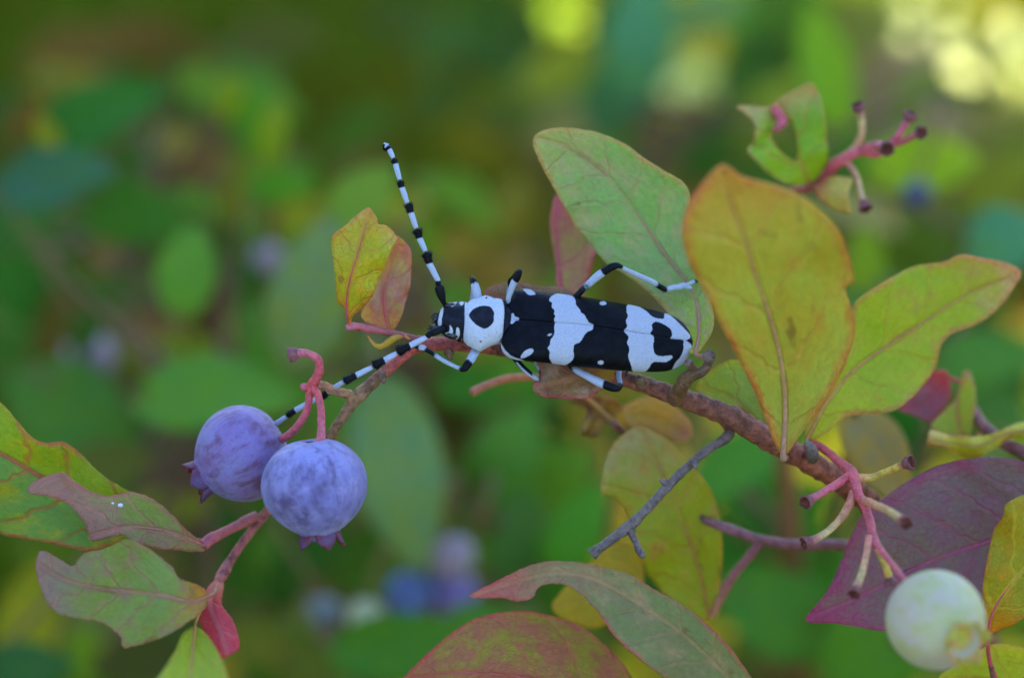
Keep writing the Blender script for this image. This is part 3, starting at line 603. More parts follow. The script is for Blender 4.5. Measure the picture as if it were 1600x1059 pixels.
M5 = leaf_mat('leaf_rose', C(138, 112, 92), C(128, 124, 70), edge=C(176, 92, 104), edge_w=1.6, vein=C(170, 80, 110), vein_s=.7, base=C(140, 110, 70), seed=5, tip=C(150, 84, 96), tip0=.6)
leaf(mb, z1([(150,535),(122,620),(118,700),(130,790),(142,860),(146,960),(160,1050),(220,1080),(270,1000),(322,822),(330,740),(280,660),(200,560)]), [(884,500,14),(876,440,17),(872,390,19),(870,306,21)], M5, fold=-2.0, wave=.6, rib=RIBR, rib_r=3, pet=[(880,566,6),(884,530,10),(884,500,14)], seed=5, label='pinkish leaf standing behind the beetle and grey green leaf')
M6 = leaf_mat('leaf_dullmauve', C(122, 98, 92), C(112, 100, 84), edge=C(178, 96, 106), edge_w=.8, vein=C(140, 90, 80), vein_s=.4, seed=6)
leaf(mb, [(756,458),(768,447),(790,441),(818,441),(840,447),(880,449),(905,470),(910,520),(880,550),(840,545),(790,520),(765,490)], [(880,548,5.5),(850,510,5),(810,475,5),(760,456,6)], M6, fold=.6, wave=.5, seed=6, pet=[(895,568,6),(880,548,5.5)], rib=RIBR, rib_r=2.6, label='dull mauve leaf tucked under the beetle shoulder')
M7 = leaf_mat('leaf_fragment', C(104, 88, 46), C(100, 70, 62), edge=C(176, 60, 86), edge_w=.75, vein=C(140, 90, 80), vein_s=.4, seed=7, base=C(140, 120, 20), base1=.45, blotch=C(128, 112, 110), blotch_th=.55, spots=.4)
leaf(mb, [(838,558),(843,575),(844,587),(834,597),(832,604),(836,613),(849,621),(866,622),(890,624),(919,622),(938,610),(955,595),(972,578),(960,560),(900,545)], [(965,566,5.2),(930,578,3.4),(890,592,2.4),(836,606,3.2)], M7, h=4, fold=.8, wave=.6, seed=7, serr=.7, pet=[(975,588,5.5),(965,566,5.2)], rib_r=3, label='chewed olive leaf with crimson rim beneath the beetle belly')
M8 = leaf_mat('leaf_gold', C(140, 142, 20), C(130, 144, 36), edge=C(192, 102, 62), edge_w=1.0, tip=C(176, 136, 50), tip0=.7, base=C(180, 116, 40), base1=.25, vein=C(176, 112, 60), vein_s=.55, seed=8, period=3.4, net=.4, blotch=C(150, 136, 30), blotch_th=.56, spots=.3)
leaf(mb, z7([(74,290),(150,222),(228,150),(290,108),(314,100),(360,160),(372,205),(405,208),(452,236),(492,300),(452,370),(420,460),(372,570),(330,668),(270,740),(212,788),(192,860),(165,770),(150,735),(112,705),(100,580),(84,450)]), [(546,512,3),(541,480,1),(545,445,-1),(556,405,-2),(568,365,-1),(577,327,1)], M8, h=4.5, fold=1.6, tilt=-1.6, curl=.8, wave=.8, rib=RIBR, rib_r=2.3, pet=[(560,516,3.5),(546,512,3)], seed=8, label='golden yellow folded leaf with orange rim near upper antenna')
M9 = leaf_mat('leaf_mauve_red', C(142, 116, 122), C(150, 138, 66), edge=C(180, 96, 96), edge_w=1.0, base=C(196, 84, 50), base1=.42, vein=C(170, 96, 80), vein_s=.6, seed=9, tip=C(156, 100, 116), tip0=.75, blotch=C(150, 140, 56), blotch_th=.52)
leaf(mb, z7([(480,285),(540,320),(577,382),(583,480),(570,600),(547,690),(512,800),(472,872),(432,892),(350,852),(270,800),(290,700),(340,560),(400,400)]), [(607,519,4.5),(600,485,6),(600,445,7),(612,405,7.5),(622,374,7)], M9, h=4.5, fold=-1.2, tilt=1.0, wave=.6, rib=RIBR, rib_r=2.4, pet=[(630,528,4.5),(607,519,4.5)], seed=9, label='mauve and red leaf tucked behind the golden leaf')
TW = stem_mat('twig_pink', [(0, C(112, 74, 66)), (.5, C(130, 84, 80)), (.85, C(160, 92, 96)), (1, C(184, 100, 112))], scale=1300, bstr=.4)
stem('side_twig', mb, [(690, 536, 5, 8), (650, 530, 4.5, 6.5), (615, 521, 4.2, 5.5), (590, 516, 4, 5.5), (577, 514, 3.6, 7), (572, 513, 3.5, 7), (562, 510, 3.2, 5), (550, 510, 3, 6.5), (541, 513, 2.8, 4)], TW, 10, .15, 1300, 2.5)
M10s = leaf_mat('leaf_sliver', C(176, 140, 44), C(184, 120, 70), edge=C(190, 104, 96), edge_w=.8, seed=10)
leaf(mb, z7([(298,910),(316,950),(345,985),(385,1000),(430,985),(478,952),(545,912),(500,900),(455,915),(420,940),(385,965),(350,960),(322,930)]), [(632,524,4),(612,531,2.6),(590,541,2),(576,526,3)], M10s, h=3, fold=.5, seed=10, pet=[(640,530,4),(632,524,4)], rib_r=2, label='curled orange leaf sliver hanging from the twig')

# lower left end
TW2 = stem_mat('twig_rose', [(0, C(130, 84, 80)), (.5, C(146, 84, 94)), (1, C(164, 92, 104))], scale=1200, bstr=.4)
stem('side_twig', mb, [(400, 806, 10, 8), (385, 813, 9, 9), (372, 820, 8, 8), (350, 831, 6, 8), (330, 841, 4, 9), (318, 852, 3, 9)], TW2, 10, .15, 1100, 3)
M11 = leaf_mat('leaf_twotone', C(110, 136, 6), C(106, 132, 10), side=C(86, 124, 60), edge=C(156, 62, 70), edge_w=.9, vein=C(136, 74, 50), vein_s=.6, seed=11, period=6, net=.15, blotch=C(132, 132, 20), blotch_th=.6)
leaf(mb, [(-90,560)] + zl([(-60,20),(0,62),(60,132),(118,196),(170,214),(230,210),(290,250),(350,310),(400,350),(455,382),(560,430),(680,540),(640,580),(440,572),(330,600),(230,582),(120,562),(0,540)]) + [(-60,815),(-140,740),(-150,640)],
     [(300,842,5),(220,815,6),(130,775,6),(61,743,5),(0,708,3),(-130,650,0)], M11, h=8, fold=-1.4, wave=1.6, rib=RIBR, rib_r=4, pet=[(325,846,3.5),(300,842,5)], seed=11, label='large two tone green leaf with red edge and red midrib')
M12 = leaf_mat('leaf_grey_mauve', C(104, 124, 62), C(118, 114, 84), edge=C(140, 88, 96), edge_w=.9, tip=C(124, 98, 104), tip0=.5, vein=C(150, 100, 108), vein_s=.6, seed=12, spots=.5, net=.25, blotch=C(122, 104, 100), blotch_th=.56)
leaf(mb, zl([(98,375),(140,342),(222,320),(282,360),(380,402),(440,392),(480,388),(560,420),(622,470),(672,522),(742,592),(700,604),(600,595),(560,590),(490,574),(440,545),(380,556),(328,562),(300,492),(240,430),(180,405),(110,395)]), [(321,853,3),(285,838,1),(240,826,-.5),(195,824,-1),(150,835,-1),(130,842,-1)], M12, h=5, fold=-1.0, tilt=1.2, wave=.8, rib=RIBM, rib_r=3.4, pet=[(330,842,4),(321,853,3)], seed=12, serr=.9, label='chewed grey mauve leaf with pale droppings over the two tone leaf')
M13 = leaf_mat('leaf_ragged', C(104, 122, 58), C(98, 122, 70), edge=C(130, 92, 88), edge_w=.8, tip=C(116, 100, 104), tip0=.55, base=C(172, 118, 46), base1=.26, vein=C(134, 96, 96), vein_s=.6, seed=13, net=.2, blotch=C(120, 100, 96), blotch_th=.6)
leaf(mb, zl([(130,670),(140,602),(180,610),(230,640),(262,655),(300,612),(380,590),(460,560),(560,610),(622,660),(650,700),(735,735),(745,800),(660,870),(560,920),(450,948),(432,905),(370,860),(290,846),(220,830),(180,800),(150,740)]), [(328,930,-4),(300,940,-9),(251,929,-10),(173,921,-8),(108,908,-6),(58,880,-5)], M13, h=5, fold=-1.0, tilt=1.0, wave=1.1, rib=RIBM, rib_r=3, pet=[(340,912,4),(335,925,0),(328,930,-4)], seed=13, serr=.9, label='ragged green leaf with orange base and torn tip')
M14 = leaf_mat('leaf_crimson', C(176, 46, 76), C(166, 56, 84), edge=C(150, 50, 70), edge_w=.6, vein=C(196, 96, 110), vein_s=.5, seed=14, base=C(180, 110, 110), base1=.3)
leaf(mb, zl([(775,705),(730,760),(715,830),(740,900),(790,985),(830,975),(865,940),(840,850),(800,790),(808,720)]), [(340,906,5),(328,940,-2),(344,985,-8),(356,1022,-10)], M14, h=4, fold=1.6, seed=14, label='crimson folded young leaf below the pink twig', wave=.3)
M15 = leaf_mat('leaf_limeblur', C(122, 142, 28), C(110, 134, 36), edge=C(140, 112, 70), edge_w=.8, vein=C(140, 130, 60), vein_s=.4, seed=15)
leaf(mb, zl([(700,872),(655,900),(630,960),(580,1040),(540,1120),(600,1250),(760,1240),(830,1120),(812,1020),(790,970),(745,900)]), [(305,975,-8),(300,1030,-18),(295,1090,-26),(300,1138,-30)], M15, h=6, fold=-1.4, seed=15, rib=RIBG, rib_r=3, pet=[(338,916,5),(316,945,-2),(305,975,-8)], label='blurred lime green leaf under the crimson leaf')
DROP = plain_mat('pale_dropping', (.7, .72, .72, 1), (.55, .57, .58, 1), 2500, .4)

# ================================================================== other branches
def limb_to_ground(parent, pts, mat, end, r0=.0028):
    q = px_path(pts, 4.0); last = Vector(q[0, :3]); mid_ = last.lerp(end, .4) + Vector((0, .03, .02))
    path = np.vstack([crom([tuple(end) + (r0 * 1.5,), tuple(mid_) + (r0,), tuple(q[0])], .006)[:-1], q])
    V, F, ring = tube_geo(path, 10, .10, 600); L = np.linspace(0, 1, len(path)); n0 = len(path) - len(q)
    lt = np.where(ring < n0, 0, (ring - n0) / max(1, len(q) - 1)); return make_obj('stem', V, F, mat, parent, attrs={'lt': lt})
GB = Vector((.10, .22, -.01))
V, F, ring = tube_geo(crom([tuple(GB) + (.005,), tuple(GB.lerp(P(1700, 1330, 120), .5) + Vector((.02, .0, .0))) + (.003,), tuple(P(1700, 1330, 120)) + (PX(24, 120),)], .008), 12, .1, 500)
make_obj('stem', V, F, BARK, mb, attrs={'lt': np.zeros(len(V))})

# sprig with the eaten leaf
sb = thing('blueberry_branch', GB + Vector((.02, .05, 0)), 'thin sprig with eaten green leaf and empty pink fruit stalks', 'branch', 'blueberry branches')
SPM = stem_mat('sprig_bark', [(0, C(120, 92, 70)), (.6, C(140, 84, 60)), (.8, C(120, 66, 56)), (1, C(170, 72, 76))], scale=1000, bstr=.6)
limb_to_ground(sb, [(1200, 420, 60, 10), (1215, 340, 40, 8), (1238, 302, 34, 7), (1262, 295, 32, 7.5), (1278, 286, 31, 7), (1292, 272, 30, 9), (1305, 257, 29, 10)], SPM, GB + Vector((.02, .05, 0)))
stalk(sb, [(1300, 260, 29, 10), (1322, 246, 28, 10), (1340, 238, 28, 8.5), (1358, 230, 27, 8), (1376, 228, 26, 9), (1386, 233, 22, 9.5)], PINK, seed=11)
stalk(sb, [(1322, 246, 28, 8), (1338, 230, 28, 7.5), (1346, 210, 27, 6.5), (1346, 186, 26, 6.5), (1339, 163, 25, 8)], PEACH, seed=12)
stalk(sb, [(1345, 236, 28, 7), (1370, 242, 27, 6), (1392, 226, 27, 7), (1408, 206, 26, 6.5), (1424, 177, 25, 8.5)], PINK, seed=13)
stalk(sb, [(1388, 228, 27, 6), (1410, 222, 26, 5.5), (1428, 213, 24, 6), (1440, 207, 22, 8)], PINK, seed=14)
stalk(sb, [(1318, 252, 28, 6), (1330, 262, 28, 5.5), (1340, 282, 27, 5.5), (1346, 308, 26, 6), (1353, 327, 25, 8.5)], PEACH, seed=15)
zs = lambda p: Z(1130, 110, 4.235, p)
M16 = leaf_mat('leaf_eaten', C(120, 154, 40), C(110, 150, 70), edge=C(166, 118, 84), edge_w=.6, tip=C(140, 140, 104), tip0=.72, base=C(126, 152, 16), base1=.4, vein=C(150, 116, 70), vein_s=.6, seed=16, net=.2)
leaf(sb, zs([(572,752),(500,762),(400,742),(300,682),(220,602),(163,530),(200,470),(216,400),(205,350),(160,300),(88,248),(105,230),(170,232),(250,240),(322,230),(370,190),(450,140),(575,88),(600,98),(622,132),(650,210),(670,320),(685,450),(690,600),(660,700),(605,748)]),
     [(1266,288,32),(1256,268,31),(1246,240,30),(1238,200,29),(1215,160,28)], M16, holes=[zs([(400,345),(455,340),(478,420),(490,520),(488,605),(430,580),(370,530),(330,470),(318,420),(352,412)])], h=4, fold=-2.4, wave=1.0, seed=16, pet=[(1270,294,31.5),(1266,288,32)], rib_r=3, label='half eaten green leaf with a hole and pink torn tip')
M17 = leaf_mat('leaf_cutshort', C(196, 156, 88), C(190, 142, 84), edge=C(206, 150, 100), edge_w=.5, base=C(200, 104, 96), base1=.6, vein=C(206, 140, 110), vein_s=.4, seed=17)
leaf(sb, zs([(600,772),(640,735),(690,705),(760,700),(852,716),(832,780),(826,820),(836,870),(852,946),(800,945),(750,932),(680,892),(625,842)]), [(1272,292,31),(1295,300,27),(1328,306,24)], M17, h=4, fold=1.4, seed=17, pet=[(1276,288,31),(1272,292,31)], rib_r=2.5, label='small cut off peach coloured leaf on the sprig')
stem('torn_edge', sb, [(1208, 168, 27, 6), (1216, 178, 26.5, 8), (1221, 190, 26, 8), (1216, 200, 26, 7), (1209, 203, 26.5, 4)], PINK, 9, .3, 900, 2.5, label='pink curled scrap of the eaten leaf')

# purple leaf and companions on the right
pb = thing('blueberry_branch', GB + Vector((.06, -.03, 0)), 'branch with broad purple leaf and orange leaf beside pale berry', 'branch', 'blueberry branches')
DK = stem_mat('twig_dark', [(0, C(90, 62, 58)), (1, C(104, 66, 70))], scale=900, bstr=.9, streak=.45, tint=(.75, .68, .9))
limb_to_ground(pb, [(1760, 1180, 30, 14), (1720, 940, 15, 12), (1660, 800, 14, 11), (1610, 716, 18, 11), (1570, 692, 22, 10), (1536, 664, 26, 9), (1522, 640, 30, 8)], DK, GB + Vector((.06, -.03, 0)))
M20 = leaf_mat('leaf_purple', C(104, 76, 102), C(98, 86, 96), edge=C(124, 52, 96), edge_w=3.2, tip=C(122, 52, 92), tip0=.62, vein=C(124, 58, 102), vein_s=.55, seed=20, period=5.2, net=.45, blotch=C(96, 86, 86), blotch_th=.54, spots=.3, rough=.42)
leaf(pb, z4([(98,828),(180,720),(240,590),(280,490),(330,410),(420,340),(520,270),(640,215),(780,190),(880,190),(960,205)]) + [(1660,745),(1690,800),(1680,850),(1620,905)] + z4([(900,690),(800,745),(700,800),(560,850),(410,872),(300,856),(200,842)]),
     [(1692,806,8),(1620,820,9),(1544,846,9),(1477,868,8),(1418,893,7),(1339,934,6),(1259,967,6)], M20, h=7, fold=-1.6, curl=.8, wave=1.0, rib=stem_mat('rib_purple', [(0, C(150, 70, 120)), (1, C(140, 66, 108))], scale=1200), rib_r=3.2, pet=[(1712,900,15),(1706,840,11),(1692,806,8)], seed=20, label='broad dusky purple leaf with veins behind the pale berry')
M21 = leaf_mat('leaf_orange', C(122, 124, 2), C(118, 116, 8), edge=C(172, 96, 30), edge_w=.9, base=C(176, 108, 16), base1=.3, vein=C(172, 150, 50), vein_s=.5, seed=21, period=4.5, net=.45, blotch=C(164, 112, 20), blotch_th=.58)
leaf(pb, z4([(812,884),(800,800),(798,700),(815,600),(840,480),(880,420),(890,375),(960,335)]) + [(1650,770),(1690,830),(1680,900),(1640,945)] + z4([(960,820),(920,850),(880,862)]), [(1544,984,-2),(1552,955,-3),(1566,930,-3.5),(1600,889,-4),(1680,820,-4)], M21, h=6, fold=-1.0, wave=.8, rib=RIBR, rib_r=3.4, seed=21, pet=[(1568,1090,10),(1546,1030,2),(1544,984,-2)], label='orange yellow leaf with red midrib beside the pale berry')
stem('side_twig', pb, [(1760, 1180, 30, 8), (1640, 1130, 20, 6), (1566, 1088, 10, 5), (1548, 1040, 3, 4)], DK)
M22 = leaf_mat('leaf_lowright', C(140, 148, 20), C(128, 142, 30), edge=C(170, 130, 60), edge_w=.8, vein=C(150, 110, 50), vein_s=.5, seed=22, spots=.4)
leaf(pb, z4([(625,1075),(680,1010),(770,955),(850,925),(960,940)]) + [(1660,1020),(1680,1100),(1600,1140),(1520,1130)], [(1650,1110,14),(1590,1080,12),(1530,1060,10),(1472,1062,9)], M22, fold=-.8, seed=22, rib=RIBG, rib_r=3, pet=[(1650,1130,20),(1650,1110,14)], label='yellow green leaf under the pale berry')
M23 = leaf_mat('leaf_plum', C(132, 82, 112), C(124, 88, 116), edge=C(176, 84, 92), edge_w=.8, base=C(180, 76, 92), base1=.4, seed=23, vein=C(150, 70, 100), vein_s=.4)
zr = lambda p: Z(1360, 540, 4.8125, p)
leaf(pb, zr([(200,462),(330,352),(420,240),(500,190),(580,200),(602,330),(582,430),(520,505),(450,572),(330,522)]), [(1484,590,30),(1465,610,31),(1440,635,31),(1404,637,30)], M23, h=4, fold=-1.0, seed=23, pet=[(1524,636,30),(1505,600,30),(1484,590,30)], rib_r=3, label='small plum coloured leaf end beside the yellow green leaf')
M24 = leaf_mat('leaf_sprout', C(132, 148, 32), C(122, 142, 44), edge=C(150, 120, 100), edge_w=.7, tip=C(150, 126, 120), tip0=.75, vein=C(168, 120, 56), vein_s=.7, seed=24)
leaf(pb, zr([(460,592),(560,482),(632,410),(680,280),(705,195),(740,190),(782,282),(792,420),(775,560),(740,668),(600,676),(500,650)]), [(1502,684,27),(1497,650,28),(1495,620,29),(1510,580,30)], M24, h=4, fold=-1.2, seed=24, rib=RIBG, rib_r=3, pet=[(1540,668,26),(1515,690,26),(1502,684,27)], label='small upright yellow green leaf by the dark twig')
M25 = leaf_mat('leaf_wavy', C(146, 152, 40), C(140, 148, 62), edge=C(170, 116, 90), edge_w=.8, tip=C(164, 140, 100), tip0=.7, vein=C(160, 130, 60), vein_s=.4, seed=25)
leaf(pb, zr([(424,750),(432,700),(455,632),(600,670),(800,680),(950,650),(1050,602),(1150,572)]) + [(1612,664),(1618,680)] + zr([(1150,690),(1050,700),(960,762),(900,792),(820,842),(680,832),(560,762),(490,760)]), [(1612,672,20),(1578,676,20),(1530,696,19),(1490,692,18),(1452,686,17)], M25, h=4, fold=1.0, wave=1.0, seed=25, rib=RIBG, rib_r=2.5, pet=[(1606,712,18),(1612,690,19),(1612,672,20)], label='wavy narrow yellow green leaf above the purple leaf')

# leaves at the bottom
bb_ = thing('blueberry_branch', GB + Vector((-.05, -.06, 0)), 'low branch with green leaf pointing left and yellow leaf below beetle', 'branch', 'blueberry branches')
THN = stem_mat('twig_thin', [(0, C(90, 66, 62)), (.5, C(106, 72, 84)), (1, C(112, 76, 88))], scale=900, bstr=.9, streak=.45, tint=(.75, .7, .9))
limb_to_ground(bb_, [(1560, 960, 60, 11), (1440, 880, 36, 10), (1318, 852, 26, 9), (1250, 851, 23, 9), (1189, 843, 21, 8), (1150, 830, 20, 8.5), (1122, 820, 20, 7), (1100, 812, 20, 5)], THN, GB + Vector((-.0, -.0, 0)))
stem('side_twig', bb_, [(1188, 846, 21, 7), (1172, 868, 22, 7.5), (1148, 896, 23, 7), (1128, 928, 24, 8), (1112, 962, 25, 7)], stem_mat('twig_b', [(0, C(104, 70, 80)), (.6, C(130, 92, 84)), (1, C(140, 118, 70))], scale=900), 10, .12, 900, 3)
limb_to_ground(bb_, [(1260, 1400, 60, 12), (1220, 1240, 30, 10), (1196, 1140, 8, 7), (1184, 1104, 2, 5)], THN, GB + Vector((-.05, -.06, 0)))
M30 = leaf_mat('leaf_pointing', C(94, 110, 74), C(98, 104, 80), edge=C(152, 66, 84), edge_w=.8, tip=C(146, 86, 96), tip0=.55, vein=C(136, 110, 92), vein_s=.4, seed=30, period=5, spots=.7, net=.25, blotch=C(124, 116, 96), blotch_th=.57)
leaf(bb_, z5([(303,297),(400,240),(480,200),(560,165),(650,148),(760,155),(880,180),(980,210),(1080,270),(1190,330),(1290,410),(1380,500),(1470,620)]) + [(1190,1090),(1184,1116),(1120,1110),(1060,1075)] + z5([(1060,592),(960,512),(900,452),(860,392),(820,340),(740,265),(690,245),(620,245),(582,265),(565,300),(500,318),(440,302)]),
     [(1180,1104,2),(1120,1040,-1),(1060,985,-3),(985,935,-4.5),(920,902,-5),(850,898,-4.5),(734,931,-2)], M30, h=5.5, fold=-1.0, tilt=1.4, wave=.7, seed=30, pet=[(1190,1120,5),(1180,1104,2)], rib_r=3.4, rib=None, serr=.7, label='long green leaf with pink chewed tip pointing left below the grey twig')
M31 = leaf_mat('leaf_olive_red', C(118, 112, 48), C(112, 116, 40), edge=C(160, 66, 76), edge_w=1.0, blotch=C(128, 86, 74), blotch_th=.46, vein=C(136, 80, 72), vein_s=.5, seed=31, period=6, tip=C(130, 84, 70), tip0=.8)
leaf(bb_, z5([(20,650),(40,620),(120,540),(200,470),(300,400),(400,368),(520,355),(620,370),(720,400),(800,440),(870,500),(930,560),(985,640)]) + [(1010,1110),(960,1190),(800,1210),(680,1160)], [(1030,1130,10),(930,1090,5),(830,1060,2),(720,1050,0),(626,1062,1)], M31, h=6.5, fold=1.4, curl=.6, wave=.7, seed=31, rib=RIBR, rib_r=4, pet=[(1196,1150,10),(1100,1140,12),(1030,1130,10)], label='olive and red leaf cut by the bottom of the view')
M32 = leaf_mat('leaf_yellow_back', C(116, 130, 36), C(120, 130, 14), edge=C(150, 124, 50), edge_w=.9, tip=C(138, 132, 96), tip0=.66, vein=C(140, 116, 60), vein_s=.45, seed=32, period=6, spots=.8, blotch=C(138, 116, 60), blotch_th=.6, net=.1)
leaf(bb_, z8([(300,368),(240,390),(180,440),(140,510),(120,600),(120,682),(180,702),(230,762),(262,850),(300,960),(340,1060),(420,1150),(520,1230),(600,1262),(650,1180),(668,1050),(672,900),(660,780),(630,680),(560,580),(480,500),(420,430)]), [(1108,968,25),(1095,900,23),(1072,830,21),(1045,760,20),(1020,705,20),(1002,668,21)], M32, h=7, fold=-1.4, wave=1.0, seed=32, rib=RIBG, rib_r=2.6, pet=[(1112,962,25),(1108,968,25)], label='yellow oval leaf hanging behind the grey dead twig')
M33 = leaf_mat('leaf_yellow_small', C(144, 134, 34), C(134, 130, 40), edge=C(150, 120, 50), edge_w=.8, seed=33, net=.1, vein=C(150, 120, 60), vein_s=.3)
leaf(bb_, [(862,948),(872,930),(890,910),(920,880),(950,854),(985,848),(1005,880),(1000,930),(960,965),(935,980),(900,976),(874,964)], [(1030,950,26),(990,920,27),(940,930,27),(864,947,26)], M33, h=6, fold=.8, seed=33, pet=[(1108,968,26),(1070,968,26),(1030,950,26)], rib_r=2.6, label='small yellow leaf peeking from behind the long green leaf')
M34 = leaf_mat('leaf_tan', C(150, 128, 66), C(142, 130, 76), edge=C(160, 118, 90), edge_w=.9, tip=C(140, 112, 100), tip0=.6, seed=34, net=.1)
leaf(bb_, Z(720, 560, 3.114, [(790,250),(850,205),(930,180),(1010,210),(1110,300),(1125,370),(1085,402),(1000,382),(900,332),(820,330)]), [(962,662,24),(990,650,25),(1030,655,26),(1080,684,26)], M34, h=5, fold=-.8, seed=34, label='tan leaf below the branch in front of yellow leaf')
M35 = leaf_mat('leaf_brown_curl', C(132, 112, 50), C(112, 72, 44), edge=C(116, 62, 44), edge_w=1.2, base=C(160, 140, 40), seed=35, blotch=C(84, 50, 34), blotch_th=.52, net=.1)
leaf(bb_, Z(720, 560, 3.114, [(520,200),(620,190),(700,180),(770,220),(820,270),(810,330),(760,360),(720,310),(690,330),(660,375),(600,372),(585,330),(612,270),(600,235)]), [(968,668,30),(950,650,31),(925,634,32),(900,625,32)], M35, h=5, fold=-1.8, wave=1.2, seed=35, label='brown curled dying leaf below the beetle')
stem('side_twig', bb_, [(1100, 812, 20, 5), (1040, 740, 30, 5), (990, 690, 30, 5), (965, 666, 25, 5), (940, 645, 25, 4)], THN)
stem('side_twig', bb_, [(965, 666, 25, 4), (900, 610, 22, 4), (835, 590, 20, 6), (790, 592, 18, 6), (760, 602, 17, 6), (737, 613, 16, 7)], stem_mat('twig_orange', [(0, C(130, 120, 50)), (.6, C(150, 104, 60)), (1, C(166, 110, 84))], scale=900), 10, .1, 900, 3, label='thin orange stalk end poking out below the beetle')

# ================================================================== berries
def berry_mat(name, c1, c2, c3, seed=0, rough=.55):
    s = NT(name); lc = s.attr('lc', True); vec = s.offs(lc, seed); tc = s.n('TexCoord')
    mp = s.n('Mapping'); s.l(vec, mp.inputs[0]); mp.inputs['Scale'].default_value = (1.0, .28, 1.0)
    st = s.noise(mp.outputs[0], .75, 5, .65); n1 = s.noise(vec, .22, 3, .6); n2 = s.noise(vec, 2.2, 4, .7); n3 = s.noise(vec, 9, 2, .6)
    col = s.mix(s.ss(n1, .38, .62), c1, c2)
    col = s.mix(s.math('MULTIPLY', s.ss(st, .44, .74), .85), col, c3)
    col = s.mix(s.math('MULTIPLY', s.ss(s.noise(s.offs(lc, seed + 3), .2, 4, .6), .48, .72), .9), col, c3)
    col = s.mix(s.math('MULTIPLY', s.ss(n2, .54, .68), .38), col, c3)
    mv = s.math('ADD', .86, s.math('MULTIPLY', n3, .28)); comb = s.n('CombineColor'); [s.l(mv, comb.inputs[i]) for i in range(3)]
    col = s.mix(1.0, col, comb.outputs[0], 'MULTIPLY')
    return s.fin(col, rough, .3, s.bump(s.math('ADD', n2, s.math('MULTIPLY', n3, .4)), .25, .0002), **{'Sheen Weight': .12, 'Sheen Roughness': .6, 'Sheen Tint': (.75, .8, 1, 1)})
BLUE1 = berry_mat('berry_lavender', C(92, 80, 152), C(92, 90, 160), C(68, 34, 64), 1)
BLUE2 = berry_mat('berry_blue', C(86, 88, 164), C(102, 104, 178), C(52, 42, 92), 2)
PALE = berry_mat('berry_pale', C(134, 138, 128), C(134, 130, 142), C(120, 128, 76), 3)
MAUVE = berry_mat('berry_mauve', C(116, 104, 136), C(108, 98, 132), C(90, 86, 108), 4)
VIOL = berry_mat('berry_violet', C(84, 78, 150), C(90, 82, 154), C(70, 62, 120), 7)
GREYG = berry_mat('berry_greygreen', C(118, 128, 116), C(124, 132, 128), C(100, 112, 84), 8)
GREYB = berry_mat('berry_greyblue', C(84, 96, 116), C(80, 90, 112), C(66, 78, 92), 9)
DEEP = berry_mat('berry_deep', C(54, 74, 136), C(60, 80, 140), C(40, 50, 100), 5)
INK = berry_mat('berry_ink', C(36, 44, 92), C(48, 56, 104), C(26, 30, 66), 6)
SEP1 = plain_mat('sepal_wine', C(92, 28, 44), C(70, 30, 54), 900, .5, .35)
SEPO = plain_mat('sepal_blue', C(66, 54, 104), C(70, 26, 44), 350, .55, .3)
SEP2 = plain_mat('sepal_green', C(126, 136, 50), C(150, 112, 84), 700, .5, .35)
CORE = plain_mat('berry_crater', C(70, 34, 58), C(48, 28, 52), 900, .6, .3)
